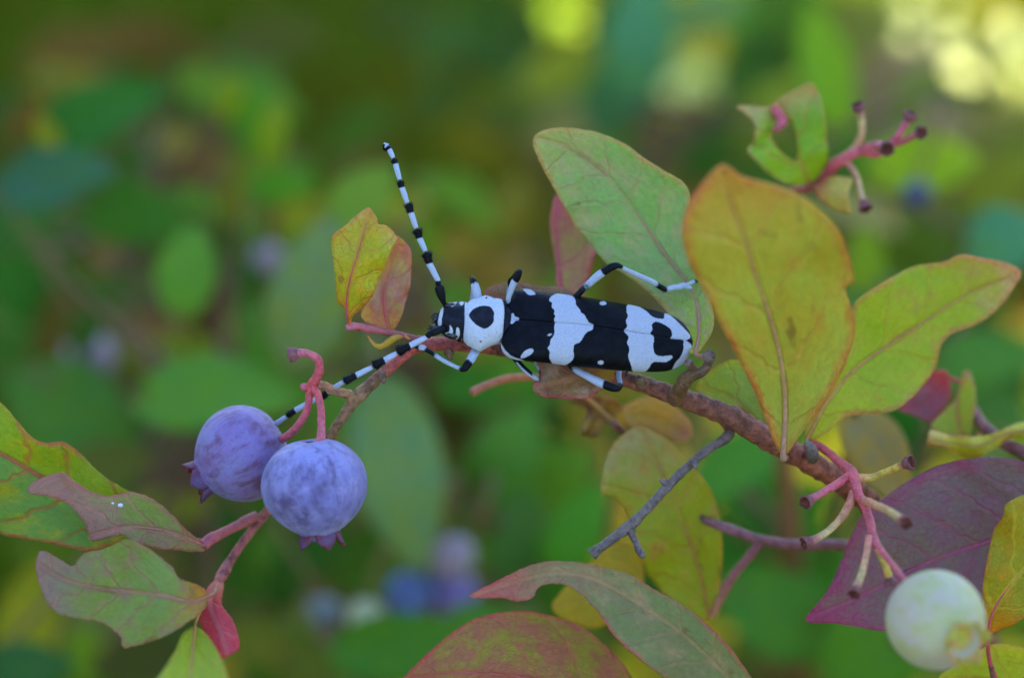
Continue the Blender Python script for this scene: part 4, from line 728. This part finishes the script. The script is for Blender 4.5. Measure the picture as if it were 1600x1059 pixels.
def berry(center, axis, Rr, H, mat, label, group=None, sep=SEP1, core=CORE, parts=True, n=48, seed=0, slen=.30, flare=.10):
    rr = random.Random(seed); axis = axis.normalized(); f = axis.orthogonal().normalized(); g = axis.cross(f)
    if group: b = thing('blueberry', center, label, 'berry', group)
    else: b = thing('blueberry', center, label, 'berry')
    prof = []
    for i in range(29):                                    # stem dimple to calyx rim
        th = math.pi * (.02 + .86 * i / 28); r = math.sin(th) ** .92; z = -math.cos(th) * H
        if th < .5: z += (.5 - th) ** 2 * .3
        u_ = max(0, (th / math.pi - .62) / .26); z += .08 * u_ * u_; r *= 1 - .02 * u_
        prof.append((r, z))
    r0, z0 = prof[-1]
    prof += [(r0 * .93, z0 + .07), (r0 * .90, z0 + .12), (r0 * .80, z0 + .10), (r0 * .66, z0 - .02), (r0 * .4, z0 - .08), (.01, z0 - .07)]
    V = []; F = []; lc = []; fm = []; ph = rr.uniform(0, 6)
    for i, (r, z) in enumerate(prof):
        for j in range(n):
            a = 2 * math.pi * j / n; wob = 1 + .014 * math.sin(5 * a + ph) * max(0, z) + .012 * mnoise.noise(Vector((math.cos(a) * 1.5 + seed, math.sin(a) * 1.5, z * 1.5)))
            V.append(center + (f * math.cos(a) + g * math.sin(a)) * (Rr * r * wob) + axis * (Rr * z)); lc.append((math.cos(a) * r * Rr * 1000, z * Rr * 1000, math.sin(a) * r * Rr * 1000))
    for i in range(len(prof) - 1):
        for j in range(n): a = i * n + j; c = i * n + (j + 1) % n; F.append((a, c, c + n, a + n)); fm.append(1 if i > 31 else 0)
    make_obj('skin', V, F, None, b, attrs={'lc': lc}, mats=[mat, core], fmat=fm)
    if parts:
        for k in range(5):
            a0 = 2 * math.pi * k / 5 + ph; V = []; F = []; m = 7; nn = 7
            fl = flare * rr.uniform(.6, 1.3); ln = slen * rr.uniform(.8, 1.15); hw0 = .60 * rr.uniform(.85, 1.1)
            for layer in (0, 1):
                for i in range(m):
                    t = i / (m - 1)
                    for j in range(nn):
                        q = (j / (nn - 1) * 2 - 1); w = hw0 * max(0, 1 - t ** 2.2) ** .7 + .05
                        a = a0 + q * w * 1.05; rad = r0 * (1.0 + fl * t + .10 * t * t - .12 * q * q * t) - layer * .06
                        z = z0 + .02 + ln * t - .05 * q * q
                        V.append(center + (f * math.cos(a) + g * math.sin(a)) * Rr * rad + axis * Rr * z)
            mm_ = m * nn
            for i in range(m - 1):
                for j in range(nn - 1):
                    a = i * nn + j; F.append((a, a + 1, a + nn + 1, a + nn)); F.append((a + mm_, a + nn + mm_, a + nn + 1 + mm_, a + 1 + mm_))
            rim = [i * nn for i in range(m)] + [(m - 1) * nn + j for j in range(1, nn)] + [i * nn + nn - 1 for i in range(m - 2, -1, -1)]
            for i in range(len(rim) - 1): F.append((rim[i], rim[i + 1], rim[i + 1] + mm_, rim[i] + mm_))
            nf = (m - 1) * (nn - 1) * 2; make_obj('sepal', V, F, None, b, mats=[SEPO if sep is SEP1 else sep, sep], fmat=[(k2 % 2 if k2 < nf else 1) for k2 in range(len(F))], attrs={'lc': [tuple((v - center) * 1000) for v in V]})
    return b
DN = -UP
berry(P(380, 708, 5), RT * -.84 + DN * .50 + FW * -.05, PX(77, 5), .90, BLUE1, 'ripe lavender blue berry with wine stain, its crown turned left', 'ripe berries in focus', seed=3)
berry(P(491, 757, -4), RT * .10 + DN * .97 + FW * .10, PX(83.5, -4), .87, BLUE2, 'ripe streaked blue berry with its crown hanging down', 'ripe berries in focus', seed=8)
berry(P(1462, 968, -24), RT * .34 + DN * .26 + FW * -.80, PX(78, -24), .95, PALE, 'pale unripe whitish green berry in front of purple leaf', sep=SEP2, core=SEP2, seed=5, flare=.25, slen=.34)
for (x, y, d, r, m, lab) in [(140, 556, 215, 42, MAUVE, 'blurred mauve berry alone among green leaves'), (706, 868, 180, 36, MAUVE, 'blurred pale mauve berry at the top of a small cluster'), (708, 924, 184, 38, VIOL, 'blurred violet berry under the pale mauve one'),
                             (640, 926, 180, 38, DEEP, 'blurred deep blue berry of the small cluster'), (572, 962, 178, 30, GREYG, 'blurred whitish unripe berry beside the deep blue one'), (508, 956, 190, 28, GREYB, 'blurred grey blue berry at the end of the small cluster'),
                             (418, 402, 230, 24, MAUVE, 'small blurred lavender berry against a grey green leaf'), (1432, 302, 200, 22, INK, 'blurred inky blue berry below the lime leaf')]:
    berry(P(x, y, d), DN + RT * rng.uniform(-.4, .4), PX(r, d), .9, m, lab, 'blurred berries in the background', parts=False, n=24, seed=x)
    q0 = P(x, y, d) + UP * PX(r, d) * .9; q1 = q0 + Vector((rng.uniform(-.01, .01), .012, .012)); q2 = q1 + Vector((rng.uniform(-.02, .02), .03, -.03))
    bo = [o for o in bpy.data.objects if o.name.startswith('blueberry') and o.type == 'EMPTY' and (Vector(o.location) - P(x, y, d)).length < 1e-5][0]
    V, F, ring = tube_geo(crom([tuple(q2) + (.0008,), tuple(q1) + (.0007,), tuple(q0 - UP * .001) + (.0007,)], .003), 6); make_obj('stalk', V, F, TWIG, bo, attrs={'lt': ring / ring.max()})

# pale droppings on the chewed leaf
for i, (x, y, r) in enumerate([(188, 789, 3.4), (176, 786, 1.8)]):
    c = P(x, y, -2.6); V = []; F = []
    for a in range(6):
        for j in range(8):
            th = math.pi * a / 5; ph = 2 * math.pi * j / 8; V.append(c + (RT * math.cos(ph) * 1.3 + UP * math.sin(ph)) * PX(r) * math.sin(th) - FW * PX(r) * .5 * math.cos(th))
    for a in range(5):
        for j in range(8): F.append((a * 8 + j, a * 8 + (j + 1) % 8, (a + 1) * 8 + (j + 1) % 8, (a + 1) * 8 + j))
    tag(make_obj('dropping', V, F, DROP), ('white dropping on the chewed grey mauve leaf, the larger of two', 'white speck beside the larger dropping on the chewed grey mauve leaf')[i], 'dropping', 'white droppings on a leaf')

# ================================================================== the beetle
def bw_mat(name, black, white, attr='sd', soft=.055, wob=.17, rough_b=.36, rough_w=.75, bstr=.35, bscale=6000, spec_b=.10, sheen=.0):
    s = NT(name); sd = s.attr(attr); tc = s.n('TexCoord'); v = tc.outputs['Object']
    n1 = s.noise(v, 4500, 3, .6); n2 = s.noise(v, bscale, 3, .7); n3 = s.noise(v, 900, 3)
    f = s.ss(s.math('ADD', sd, s.math('MULTIPLY', s.math('SUBTRACT', n1, .5), wob)), -soft, soft)
    b2 = tuple(min(1, c * 1.8 + .001) for c in black[:3]) + (1,); w2 = tuple(c * .8 for c in white[:3]) + (1,)
    col = s.mix(f, s.mix(s.ss(n3, .42, .62), black, b2), s.mix(s.ss(n2, .42, .66), white, w2))
    s.fin(col, s.math('ADD', rough_b, s.math('MULTIPLY', f, rough_w - rough_b)), spec_b, s.bump(s.math('ADD', n2, s.math('MULTIPLY', n3, .8)), bstr * 1.6, .00012), **{'Sheen Weight': sheen, 'Sheen Roughness': .5, 'Sheen Tint': (.6, .7, 1, 1)})
    return s.mat
BLK = (.002, .002, .0035, 1); WHT = (.47, .46, .51, 1)
EM = bw_mat('elytra', BLK, WHT); PM = bw_mat('thorax_head', (.009, .009, .014, 1), (.56, .55, .58, 1), wob=.16)
LM = bw_mat('limb_bands', (.004, .004, .006, 1), (.44, .46, .53, 1), attr='sd', soft=.3, wob=1.2, bstr=.3)
GLOSS = plain_mat('eye_gloss', (.008, .008, .012, 1), (.014, .013, .018, 1), 5000, .2, .6, .2, .00004)
AX = math.atan(.1317); TH = R(23); ca, sa = math.cos(AX), math.sin(AX)
EX = RT * ca - UP * sa; NU = RT * sa + UP * ca; EZ = -FW * math.cos(TH) + NU * math.sin(TH); EY = NU * math.cos(TH) + FW * math.sin(TH)
beetle = thing('beetle', P(760, 545, 4), 'black and white banded longhorn beetle with striped antennae on the branch', 'beetle')
D0 = 1.0
def centre(x, cy=None): return P(x, 505 + (x - 800) * .1317 if cy is None else cy, D0)
# -- elytra: width and height from the two silhouettes; white bands from traced outlines
ST = np.array([(789, 40, 4), (794, 47, 5), (802, 52, 6), (814, 54.5, 7.5), (840, 54, 9), (864, 53.5, 10), (900, 54, 12), (930, 53, 13), (960, 52, 12), (984, 50.5, 11), (1010, 48, 10.5), (1030, 45.5, 10), (1046, 42, 9.5), (1058, 36.5, 9), (1067, 29.5, 8), (1074, 20, 6.5), (1079, 8, 5)], float)
z3 = lambda p: Z(780, 400, 4.4118, p)
def ell(cx, cy, rx, ry): return [(cx + rx * math.cos(a), cy + ry * math.sin(a)) for a in np.linspace(0, 2 * math.pi, 14, endpoint=False)]
WP = [crom(z3(p), 1.5, True) for p in [
 [(385,272),(352,293),(346,315),(365,330),(362,355),(381,380),(378,402),(388,420),(378,440),(395,464),(520,477),(642,489),(652,474),(622,462),(602,438),(590,412),(566,396),(555,375),(530,342),(525,310),(500,284),(430,268)],
 [(395,462),(380,490),(382,530),(370,560),(356,580),(350,610),(335,635),(350,660),(345,690),(360,720),(380,745),(440,748),(490,724),(515,692),(512,650),(520,612),(560,592),(580,560),(602,530),(640,513),(648,495),(642,487),(520,475)],
 [(885,345),(876,390),(885,420),(872,450),(880,490),(858,516),(960,537),(1060,555),(1040,535),(1055,510),(1049,482),(1062,464),(1085,458),(1140,480),(1178,508),(1190,545),(1180,574),(1285,580),(1310,555),(1245,480),(1185,425),(1140,398),(1132,437),(1090,436),(1050,422),(1010,386),(950,355)],
 [(862,522),(890,560),(880,600),(895,640),(890,690),(905,740),(930,790),(1000,790),(1030,766),(1050,736),(1075,726),(1150,726),(1192,697),(1182,684),(1110,690),(1070,670),(1060,620),(1058,556),(960,539)],
 [(1268,590),(1300,600),(1335,640),(1330,690),(1290,750),(1240,800),(1170,815),(1180,790),(1210,730),(1245,690),(1265,640)],
 [(158,228),(180,255),(208,277),(247,273),(240,255),(200,236)],
 [(148,692),(165,697),(215,677),(238,652),(226,637),(190,645),(165,665)],
 [(20,600),(50,650),(95,685),(160,705),(270,738),(490,768),(490,785),(270,752),(150,722),(80,700),(30,650)],
 [(330,550),(350,537),(366,541),(345,554)], [(84,408),(100,398),(112,420),(138,428),(138,447),(115,453),(92,472),(76,462),(80,430)]]] + [np.array(z3(ell(714, 334, 24, 13))), np.array(z3(ell(700, 727, 21, 14)))]
def pattern(px, polys):
    r = np.full(len(px), -1e9)
    for q in polys: r = np.maximum(r, sdf(px, q))
    return r
q_ = 2.4 / 1.4; cT, sT = math.cos(TH), math.sin(TH)
us = np.linspace(0, 1, 190); xs = 789 + us * 290
sil = np.interp(xs, ST[:, 0], ST[:, 1]); bs = np.interp(xs, ST[:, 0], ST[:, 2])
for _ in range(6): sil[1:-1] = (sil[:-2] + 2 * sil[1:-1] + sil[2:]) / 4; bs[1:-1] = (bs[:-2] + 2 * bs[1:-1] + bs[2:]) / 4
for side in (1, -1):
    V = []; nphi = 64
    for x, sl_, b_ in zip(xs, sil, bs):
        a = (max(sl_, b_ + .5) ** q_ - b_ ** q_) ** (1 / q_) / cT; b = b_ / sT
        c = centre(x)
        for j in range(nphi):
            f = j / (nphi - 1)
            if f < .9: ph = f / .9 * math.pi / 2; y = a * math.sin(ph) ** (2 / 2.4); z = b * math.cos(ph) ** (2 / 2.4) if ph < 1.5707 else 0
            else: e = (f - .9) / .1; y = a * (1 - .10 * e * e); z = -6.5 * e * min(1, a / 30)
            z -= 1.2 * math.exp(-(y / 2.0) ** 2) * min(1, b / 20)                       # sunken seam
            if x < 800: z -= (800 - x) ** 2 * .03
            y = max(y, 1.0)
            V.append(c + EY * side * PX(y) + EZ * PX(z))
    n = len(xs); F = []
    for i in range(n - 1):
        for j in range(nphi - 1):
            k = i * nphi + j; F.append((k, k + 1, k + nphi + 1, k + nphi) if side > 0 else (k, k + nphi, k + nphi + 1, k + 1))
    V = np.array([tuple(v) for v in V]); sd = pattern(unproject(V), WP) * K
    o = make_obj('elytron', V, F, EM, beetle, attrs={'sd': sd}); m = o.modifiers.new('thickness', 'SOLIDIFY'); m.thickness = .00018; m.offset = -1
    o['label'] = 'black wing cover with white bands'
# -- head, thorax and abdomen: one continuous body
BR = np.array([(680,500,5,.5,.6),(683,500,11,.9,1.0),(687,499.5,17,1.2,1.4),(692,499,22,1.6,1.7),(700,500,27,1.9,1.9),(709,501,30,2.05,2.0),(718,501,30.5,2.05,2.0),(724,501,29.5,2.0,1.9),(727,501.5,28.5,1.95,1.9),(729,502,32,2.2,2.1),(735,503,37,2.4,2.2),(745,504.5,41.5,2.5,2.3),(751,505,43.5,2.5,2.3),(755,505.5,45.5,2.5,2.3),(759,505,43.5,2.5,2.3),(767,504,39.5,2.45,2.3),(776,503,36.5,2.35,2.3),(783,502.5,34.5,2.2,2.2),(787,502.5,31,1.95,2.2),(789,503,26,1.3,2.2),(795,504,28,1.25,2.3),(805,506,38,1.2,2.4),(830,509,44,1.3,2.5),(880,515.5,46,1.7,2.5),(960,526,44,1.6,2.2),(1030,535.3,36,1.2,1.6),(1060,539.3,22,.8,.9),(1072,541,6,.3,.3)], float)
HW = z2b = None
zb = lambda p: Z(640, 400, 4.8125, p)
PRON = crom(zb([(420,330),(470,310),(560,293),(640,318),(690,322),(712,400),(706,520),(700,600),(690,660),(620,700),(545,722),(470,690),(408,650),(414,500)]), 1.5, True)
SPOT = crom(zb([(446,446),(455,424),(478,400),(508,384),(532,376),(562,372),(600,378),(620,396),(634,425),(637,443),(630,456),(636,470),(628,500),(605,528),(572,546),(545,540),(515,526),(484,502),(458,472)]), 1.5, True)
HWP = [crom(zb(p), 1.2, True) for p in [[(246,380),(226,430),(213,490),(216,524),(238,524),(243,470),(254,410)], [(300,517),(320,540),(327,570),(311,596),(285,594),(268,580),(290,572),(302,552)], [(353,538),(372,543),(377,590),(360,625),(344,612),(349,575)], [(298,362),(325,335),(358,338),(342,366),(320,382)], [(373,352),(400,335),(408,352),(390,372)],
                                [(772,440),(786,436),(800,458),(824,462),(824,484),(800,486),(775,512),(762,505),(765,470)], [(700,655),(716,665),(724,690),(712,700),(700,690)]]]
PITS = [np.array(zb(ell(*e))) for e in [(577, 313, 8, 9), (535, 642, 10, 8), (563, 612, 11, 6), (655, 570, 5, 5), (490, 610, 5, 4), (680, 440, 4, 5), (600, 600, 4, 4)]]
xx = np.concatenate([np.arange(680, 800, 1.25), np.arange(800, 1073, 4)]); V = []; nph = 84
for x in xx:
    cy, hw, bt, bb = [np.interp(x, BR[:, 0], BR[:, k]) for k in (1, 2, 3, 4)]
    c = P(x, cy, D0); bpx = bt / K; a = math.sqrt(max(hw ** 2 - (bpx * sT) ** 2, (hw * .55) ** 2)) / cT
    for j in range(nph):
        ph = 2 * math.pi * j / nph; y = a * math.sin(ph); cz = math.cos(ph); z = (bt if cz > 0 else bb) * cz
        r = 1.0
        if 728 < x < 788: r += .022 * mnoise.noise(Vector((x * .11, math.sin(ph) * 4, math.cos(ph) * 4))) + .010 * mnoise.noise(Vector((x * .4, math.sin(ph) * 12, cz * 12)))
        if x < 727 and cz > .6: z -= .16 * math.exp(-(y / 3.0) ** 2) * (1 if x > 694 else .3)       # groove down the forehead
        V.append(c + EY * PX(y * r) + EZ * z * r * .001)
F = []
for i in range(len(xx) - 1):
    for j in range(nph): k = i * nph + j; k2 = i * nph + (j + 1) % nph; F.append((k, k + nph, k2 + nph, k2))
V.append(P(679, 500, D0)); V.append(P(1074, 541, D0)); nv = len(V)
for j in range(nph): F.append((nv - 2, j, (j + 1) % nph)); b = (len(xx) - 1) * nph; F.append((nv - 1, b + (j + 1) % nph, b + j))
V = np.array([tuple(v) for v in V]); pxs = unproject(V)
sd = np.minimum(sdf(pxs, PRON), -sdf(pxs, SPOT))
for q in PITS: sd = np.minimum(sd, -sdf(pxs, q))
sd = np.maximum(sd, pattern(pxs, HWP)) * K
make_obj('body', V, F, PM, beetle, attrs={'sd': sd})
def blob(name, c, rx, ry, rz, mat, parent, axes=None, n=10):
    ax = axes or (RT, UP, -FW); V = []; F = []; m = 2 * n
    for i in range(n + 1):
        for j in range(m):
            th = math.pi * i / n; ph = 2 * math.pi * j / m; V.append(c + ax[0] * rx * math.sin(th) * math.cos(ph) + ax[1] * ry * math.sin(th) * math.sin(ph) + ax[2] * rz * math.cos(th))
    for i in range(n):
        for j in range(m): F.append((i * m + j, i * m + (j + 1) % m, (i + 1) * m + (j + 1) % m, (i + 1) * m + j))
    return make_obj(name, V, F, mat, parent, attrs={'sd': np.full(len(V), -1.0)})
def d_top(x, cy, y):                                      # depth of the head surface under a pixel
    hw, bt = np.interp(x, BR[:, 0], BR[:, 2]), np.interp(x, BR[:, 0], BR[:, 3]); return D0 - bt * math.sqrt(max(0, 1 - ((y - cy) / hw) ** 2)) * .9
blob('eye', P(707, 523, d_top(707, 501, 523)), PX(10), PX(7), PX(6), GLOSS, beetle); blob('eye', P(704, 477, .3), PX(9), PX(5), PX(6), GLOSS, beetle)
for pts in ([(690, 498, .8, 5), (684, 496, .7, 5), (679, 500, .6, 3.6), (676, 504, .5, 1.2)], [(690, 508, .9, 5), (683, 511, .8, 4.5), (676, 511, .7, 3.4), (671, 507, .6, 1.2)]):
    V, F, ring = tube_geo(px_path(pts, 1.2), 8); make_obj('mandible', V, F, GLOSS, beetle)
for pts in ([(686, 492, 1.0, 1.6), (680, 489, .8, 1.4), (675, 494, .6, 1.6), (674, 499, .5, 1)], [(687, 512, 1.0, 1.6), (679, 516, .8, 1.4), (671, 513, .6, 1.6), (668, 514, .4, 1)]):
    V, F, ring = tube_geo(px_path(pts, 1.2), 6); make_obj('palp', V, F, plain_mat('palp', (.05, .03, .02, 1), (.02, .016, .016, 1)), beetle)

def band_tube(name, pts, parent, nside=12, step=1.0, hairs=0, seed=0):
    """rows px,py,depth,radius,white(0/1)"""
    q = crom(np.array(pts, float), step); path = np.zeros((len(q), 4))
    for i, (x, y, d, r, _) in enumerate(q): path[i, :3] = P(x, y, d); path[i, 3] = PX(max(r, .1), d)
    V, F, ring = tube_geo(path, nside, .05, 2500, seed=seed); sd = (q[:, 4] - .5)[ring]; V = [Vector(v) for v in V]; sd = list(sd); F = list(F)
    if hairs:                                              # brush of short stiff hair on the thick black ends
        rr = random.Random(seed); dk = [i for i in range(1, len(q) - 1) if q[i, 4] < .3 and path[i, 3] > np.percentile(path[:, 3], 55)]
        for k in range(hairs):
            i = rr.choice(dk); j = rr.randrange(nside); base = V[i * nside + j]; cpt = Vector(path[i, :3]); out = (base - cpt).normalized(); t = Vector(path[i + 1, :3] - path[i - 1, :3]).normalized()
            dr = (out + t * rr.uniform(.2, 1.2)).normalized(); L = PX(rr.uniform(2.5, 6.5)); sw = out.cross(t) * PX(.7); b = len(V)
            V += [base - sw, base + sw, base + t * PX(.6), base + dr * L]; F += [(b, b + 1, b + 3), (b + 1, b + 2, b + 3), (b + 2, b, b + 3)]; sd += [-1] * 4
    return make_obj(name, V, F, LM, parent, attrs={'sd': sd})
def antenna(scape, joints):
    """joints: list of (x,y,depth) where white starts; each segment white then black flare to its end"""
    a = band_tube('antenna', scape, beetle, 12, .8)
    for k, (w0, w1, b1, r, rb, dd) in enumerate(joints):
        (x0, y0), (x1, y1), (x2, y2) = w0, w1, b1; d0, d1 = dd; dm_ = d0 + (d1 - d0) * .6
        lx, ly = x2 - x1, y2 - y1
        band_tube('antenna_segment', [(x0, y0, d0, r * .8, 1), (x0 + (x1 - x0) * .5, y0 + (y1 - y0) * .5, (d0 + dm_) / 2, r, 1), (x1, y1, dm_, r * 1.05, 1), (x1 + lx * .12, y1 + ly * .12, dm_, r * 1.15, 0), (x1 + lx * .6, y1 + ly * .6, (dm_ + d1) / 2, (r + rb) / 2 * 1.05, 0), (x1 + lx * .85, y1 + ly * .85, d1, rb, 0), (x2, y2, d1, rb * .75, 0), (x2 + lx * .06, y2 + ly * .06, d1, r * .55, 0)], a, 12, .9, hairs=90 if rb > 6 else (30 if rb > 4.4 else 0), seed=k)
    return a
z1a = lambda x, y: (580 + x / 3.782, 200 + y / 3.782)
antenna([(697, 480, .6, 3.2, 0), (694, 474, .5, 3.6, 0), (691, 466, .3, 5.6, 0), (688, 456, .1, 7.6, 0), (686, 448, -.1, 7.2, 0), (685, 445, -.1, 4.4, 0), (684.5, 442, -.2, 4.6, 0), (684, 439, -.2, 3.8, 0)],
        [(z1a(397, 905), z1a(345, 805), z1a(325, 738), 4.8, 8.4, (-.2, -.6)), (z1a(320, 728), z1a(287, 655), z1a(270, 600), 4.6, 7.4, (-.6, -.9)), (z1a(266, 592), z1a(236, 505), z1a(219, 450), 4.5, 7, (-.9, -1)), (z1a(213, 442), z1a(182, 355), z1a(171, 314), 4.4, 6, (-1, -1)),
         (z1a(168, 306), z1a(144, 215), z1a(134, 184), 4.3, 4.9, (-1, -.8)), (z1a(130, 178), z1a(108, 130), z1a(97, 114), 4.0, 4.6, (-.8, -.5)), (z1a(94, 122), z1a(88, 98), z1a(78, 132), 4.2, 3.2, (-.5, -.2))])
z4a = lambda x, y: (400 + x / 4.813, 480 + y / 4.813)
antenna([(699, 510, -.4, 3.6, 0), (692, 513, -.8, 5, 0), (684, 516, -1.1, 6.4, 0), (677, 519, -1.4, 6.2, 0), (672, 521, -1.5, 4.6, 0), (669, 524, -1.6, 5, 0), (666, 526, -1.6, 4, 0)],
        [(z4a(1290, 222), z4a(1165, 285), z4a(1065, 335), 4.6, 8.2, (-1.6, -1.4)), (z4a(1060, 345), z4a(972, 395), z4a(885, 440), 4.6, 7.6, (-1.4, -1.2)), (z4a(875, 450), z4a(760, 508), z4a(665, 555), 4.4, 7, (-1.2, -.6)), (z4a(655, 562), z4a(540, 636), z4a(498, 672), 4.2, 5.8, (-.6, 3.2)),
         (z4a(490, 668), z4a(300, 772), z4a(232, 815), 4.2, 5, (3.2, 4.6)), (z4a(226, 822), z4a(120, 895), z4a(80, 925), 4, 4.4, (4.6, 6.5)), (z4a(76, 928), z4a(40, 950), z4a(10, 970), 3.6, 3.6, (6.5, 8))])
# -- legs: hip, club shaped thigh, shin, lobed foot with claws
def leg(pts, foot=None, seed=0):
    pts = [(x, y, d, r * .84, w_) for x, y, d, r, w_ in pts]
    o = band_tube('leg', pts, beetle, 12, 1.0, seed=seed, hairs=0)
    if foot:
        for k, f in enumerate(foot): band_tube('foot' if k == 0 else 'claw', f, o, 8, .8, seed=seed + k)
    return o
leg([(752, 532, 2.6, 8, 1), (746, 543, 1.6, 8.5, 1), (740, 554, .8, 8.6, 1), (734, 564, .4, 8, 1), (731, 568, .2, 8, 0), (727, 574, .2, 7.4, 0), (722, 577, .3, 5, 0), (715, 574, .6, 3.8, 1), (700, 567, 1.2, 4, 1), (686, 559, 1.8, 4.2, 1), (676, 552, 2.2, 4.4, 0), (666, 546, 2.6, 4.8, 0)],
    [[(667, 546, 2.6, 4, 0), (661, 543, 2.5, 4.8, 1), (657, 543, 2.4, 4.4, 1), (652, 542, 2.4, 3.4, 0), (646, 541, 2.5, 2.6, 0)], [(647, 541, 2.4, 1.6, 0), (642, 538, 2.2, 1.2, 0), (640, 540, 2.4, .5, 0)], [(647, 541, 2.4, 1.6, 0), (642, 545, 2.2, 1.2, 0), (641, 547, 2.5, .5, 0)]], 1)
leg([(750, 476, 2.2, 8, 1), (746, 465, 1.6, 8.4, 1), (744, 454, 1.2, 8.2, 1), (742, 446, 1.1, 7.6, 1), (741, 442, 1.2, 7.2, 0), (739, 437, 1.6, 6.4, 0), (738, 434, 2.6, 4.6, 0), (740, 440, 4.0, 4, 1), (738, 465, 6, 4, 1), (732, 500, 5.5, 4, 0), (728, 518, 4.5, 4, 0)], [[(728, 518, 4.5, 4, 1), (722, 526, 4, 4, 1), (716, 532, 3.6, 3, 0)]], 2)
leg([(800, 480, 2.4, 5, 1), (794, 470, 1.2, 4.6, 1), (797, 458, .6, 5, 1), (801, 446, .2, 6, 1), (804, 440, 0, 6.6, 1), (806, 437, -.1, 6.8, 0), (809, 430, -.4, 7, 0), (811, 425, -.2, 6.4, 0), (810, 423, .6, 4.8, 0), (803, 432, 1.8, 4, 0), (797, 439, 3, 4.4, 0), (796, 452, 4.4, 4, 1)], [[(796, 452, 4.4, 4, 1), (795, 466, 4.6, 4, 1), (796, 480, 4.7, 3, 0)]], 3)
leg([(905, 480, 2.6, 7, 0), (899, 467, 1.8, 6.4, 0), (908, 455, 1.4, 6, 0), (920, 444, .9, 6.6, .6), (932, 433, .5, 7.6, 1), (940, 427, .3, 7.8, 1), (944, 424, .2, 7.8, 0), (954, 418, 0, 7.6, 0), (963, 415, 0, 6.4, 0), (969, 416, .2, 4.4, 0), (975, 420, .6, 4.2, 1), (990, 427, 1.6, 4.6, 1), (1008, 435, 2.8, 5, 1), (1022, 442, 3.8, 5.2, 1), (1028, 446, 4.2, 5.4, 0), (1038, 452, 4.9, 5.6, 0), (1041, 454, 5.1, 3.6, 0)],
    [[(1040, 453, 5.1, 3.4, 1), (1048, 450, 5.3, 4.6, 1), (1055, 449, 5.4, 4.2, 1), (1062, 448, 5.6, 5, 1), (1068, 446, 5.7, 4.4, 1), (1074, 448, 5.8, 4.4, 1), (1080, 450, 6, 3, 1)], [(1066, 447, 5.6, 3.2, 1), (1074, 444, 5.6, 2.6, 1), (1082, 441, 5.8, 2.8, 1), (1088, 439.5, 5.9, 3.2, 0), (1091, 440, 6.1, 1.4, 0)]], 4)
leg([(800, 552, 2.8, 6, 0), (808, 564, 2.4, 5.6, 0), (816, 573, 2.2, 5.2, 0), (826, 582, 2.2, 5, 0), (836, 590, 2.6, 4.6, 1), (842, 592, 3.6, 4, 0), (846, 586, 5, 4, 0), (842, 574, 6, 4, 1), (836, 562, 5.2, 4, 1)], [[(836, 562, 5.2, 3.8, 1), (832, 556, 4.8, 3.8, 1), (826, 552, 4.6, 3, 0)]], 5)
band_tube('leg_stripe', [(807, 566, 2.0, 1.6, 1), (815, 575, 1.8, 1.8, 1), (826, 585, 1.8, 1.8, 1), (834, 591, 2.2, 1.2, 1)], beetle, 6, 1.0)
leg([(896, 566, 3, 7, 0), (893, 573, 2.2, 5.6, 0), (905, 581, 1.4, 6, 1), (920, 589, .8, 7, 1), (932, 595, .5, 8, 1), (942, 600, .3, 8.2, 1), (946, 601, .2, 8.4, 0), (957, 605, .1, 8.2, 0), (965, 606, .2, 7, 0), (969, 603, .6, 5, 0), (969, 597, 1, 4.6, 1), (967, 590, 1.6, 4.8, 1), (967, 582, 2.4, 5, 1), (968, 574, 3.4, 4.6, 1), (970, 566, 4, 4, 0)], [[(970, 567, 4, 3.6, 1), (974, 574, 4.4, 3.8, 1), (980, 582, 4.6, 3, 0)]], 6)
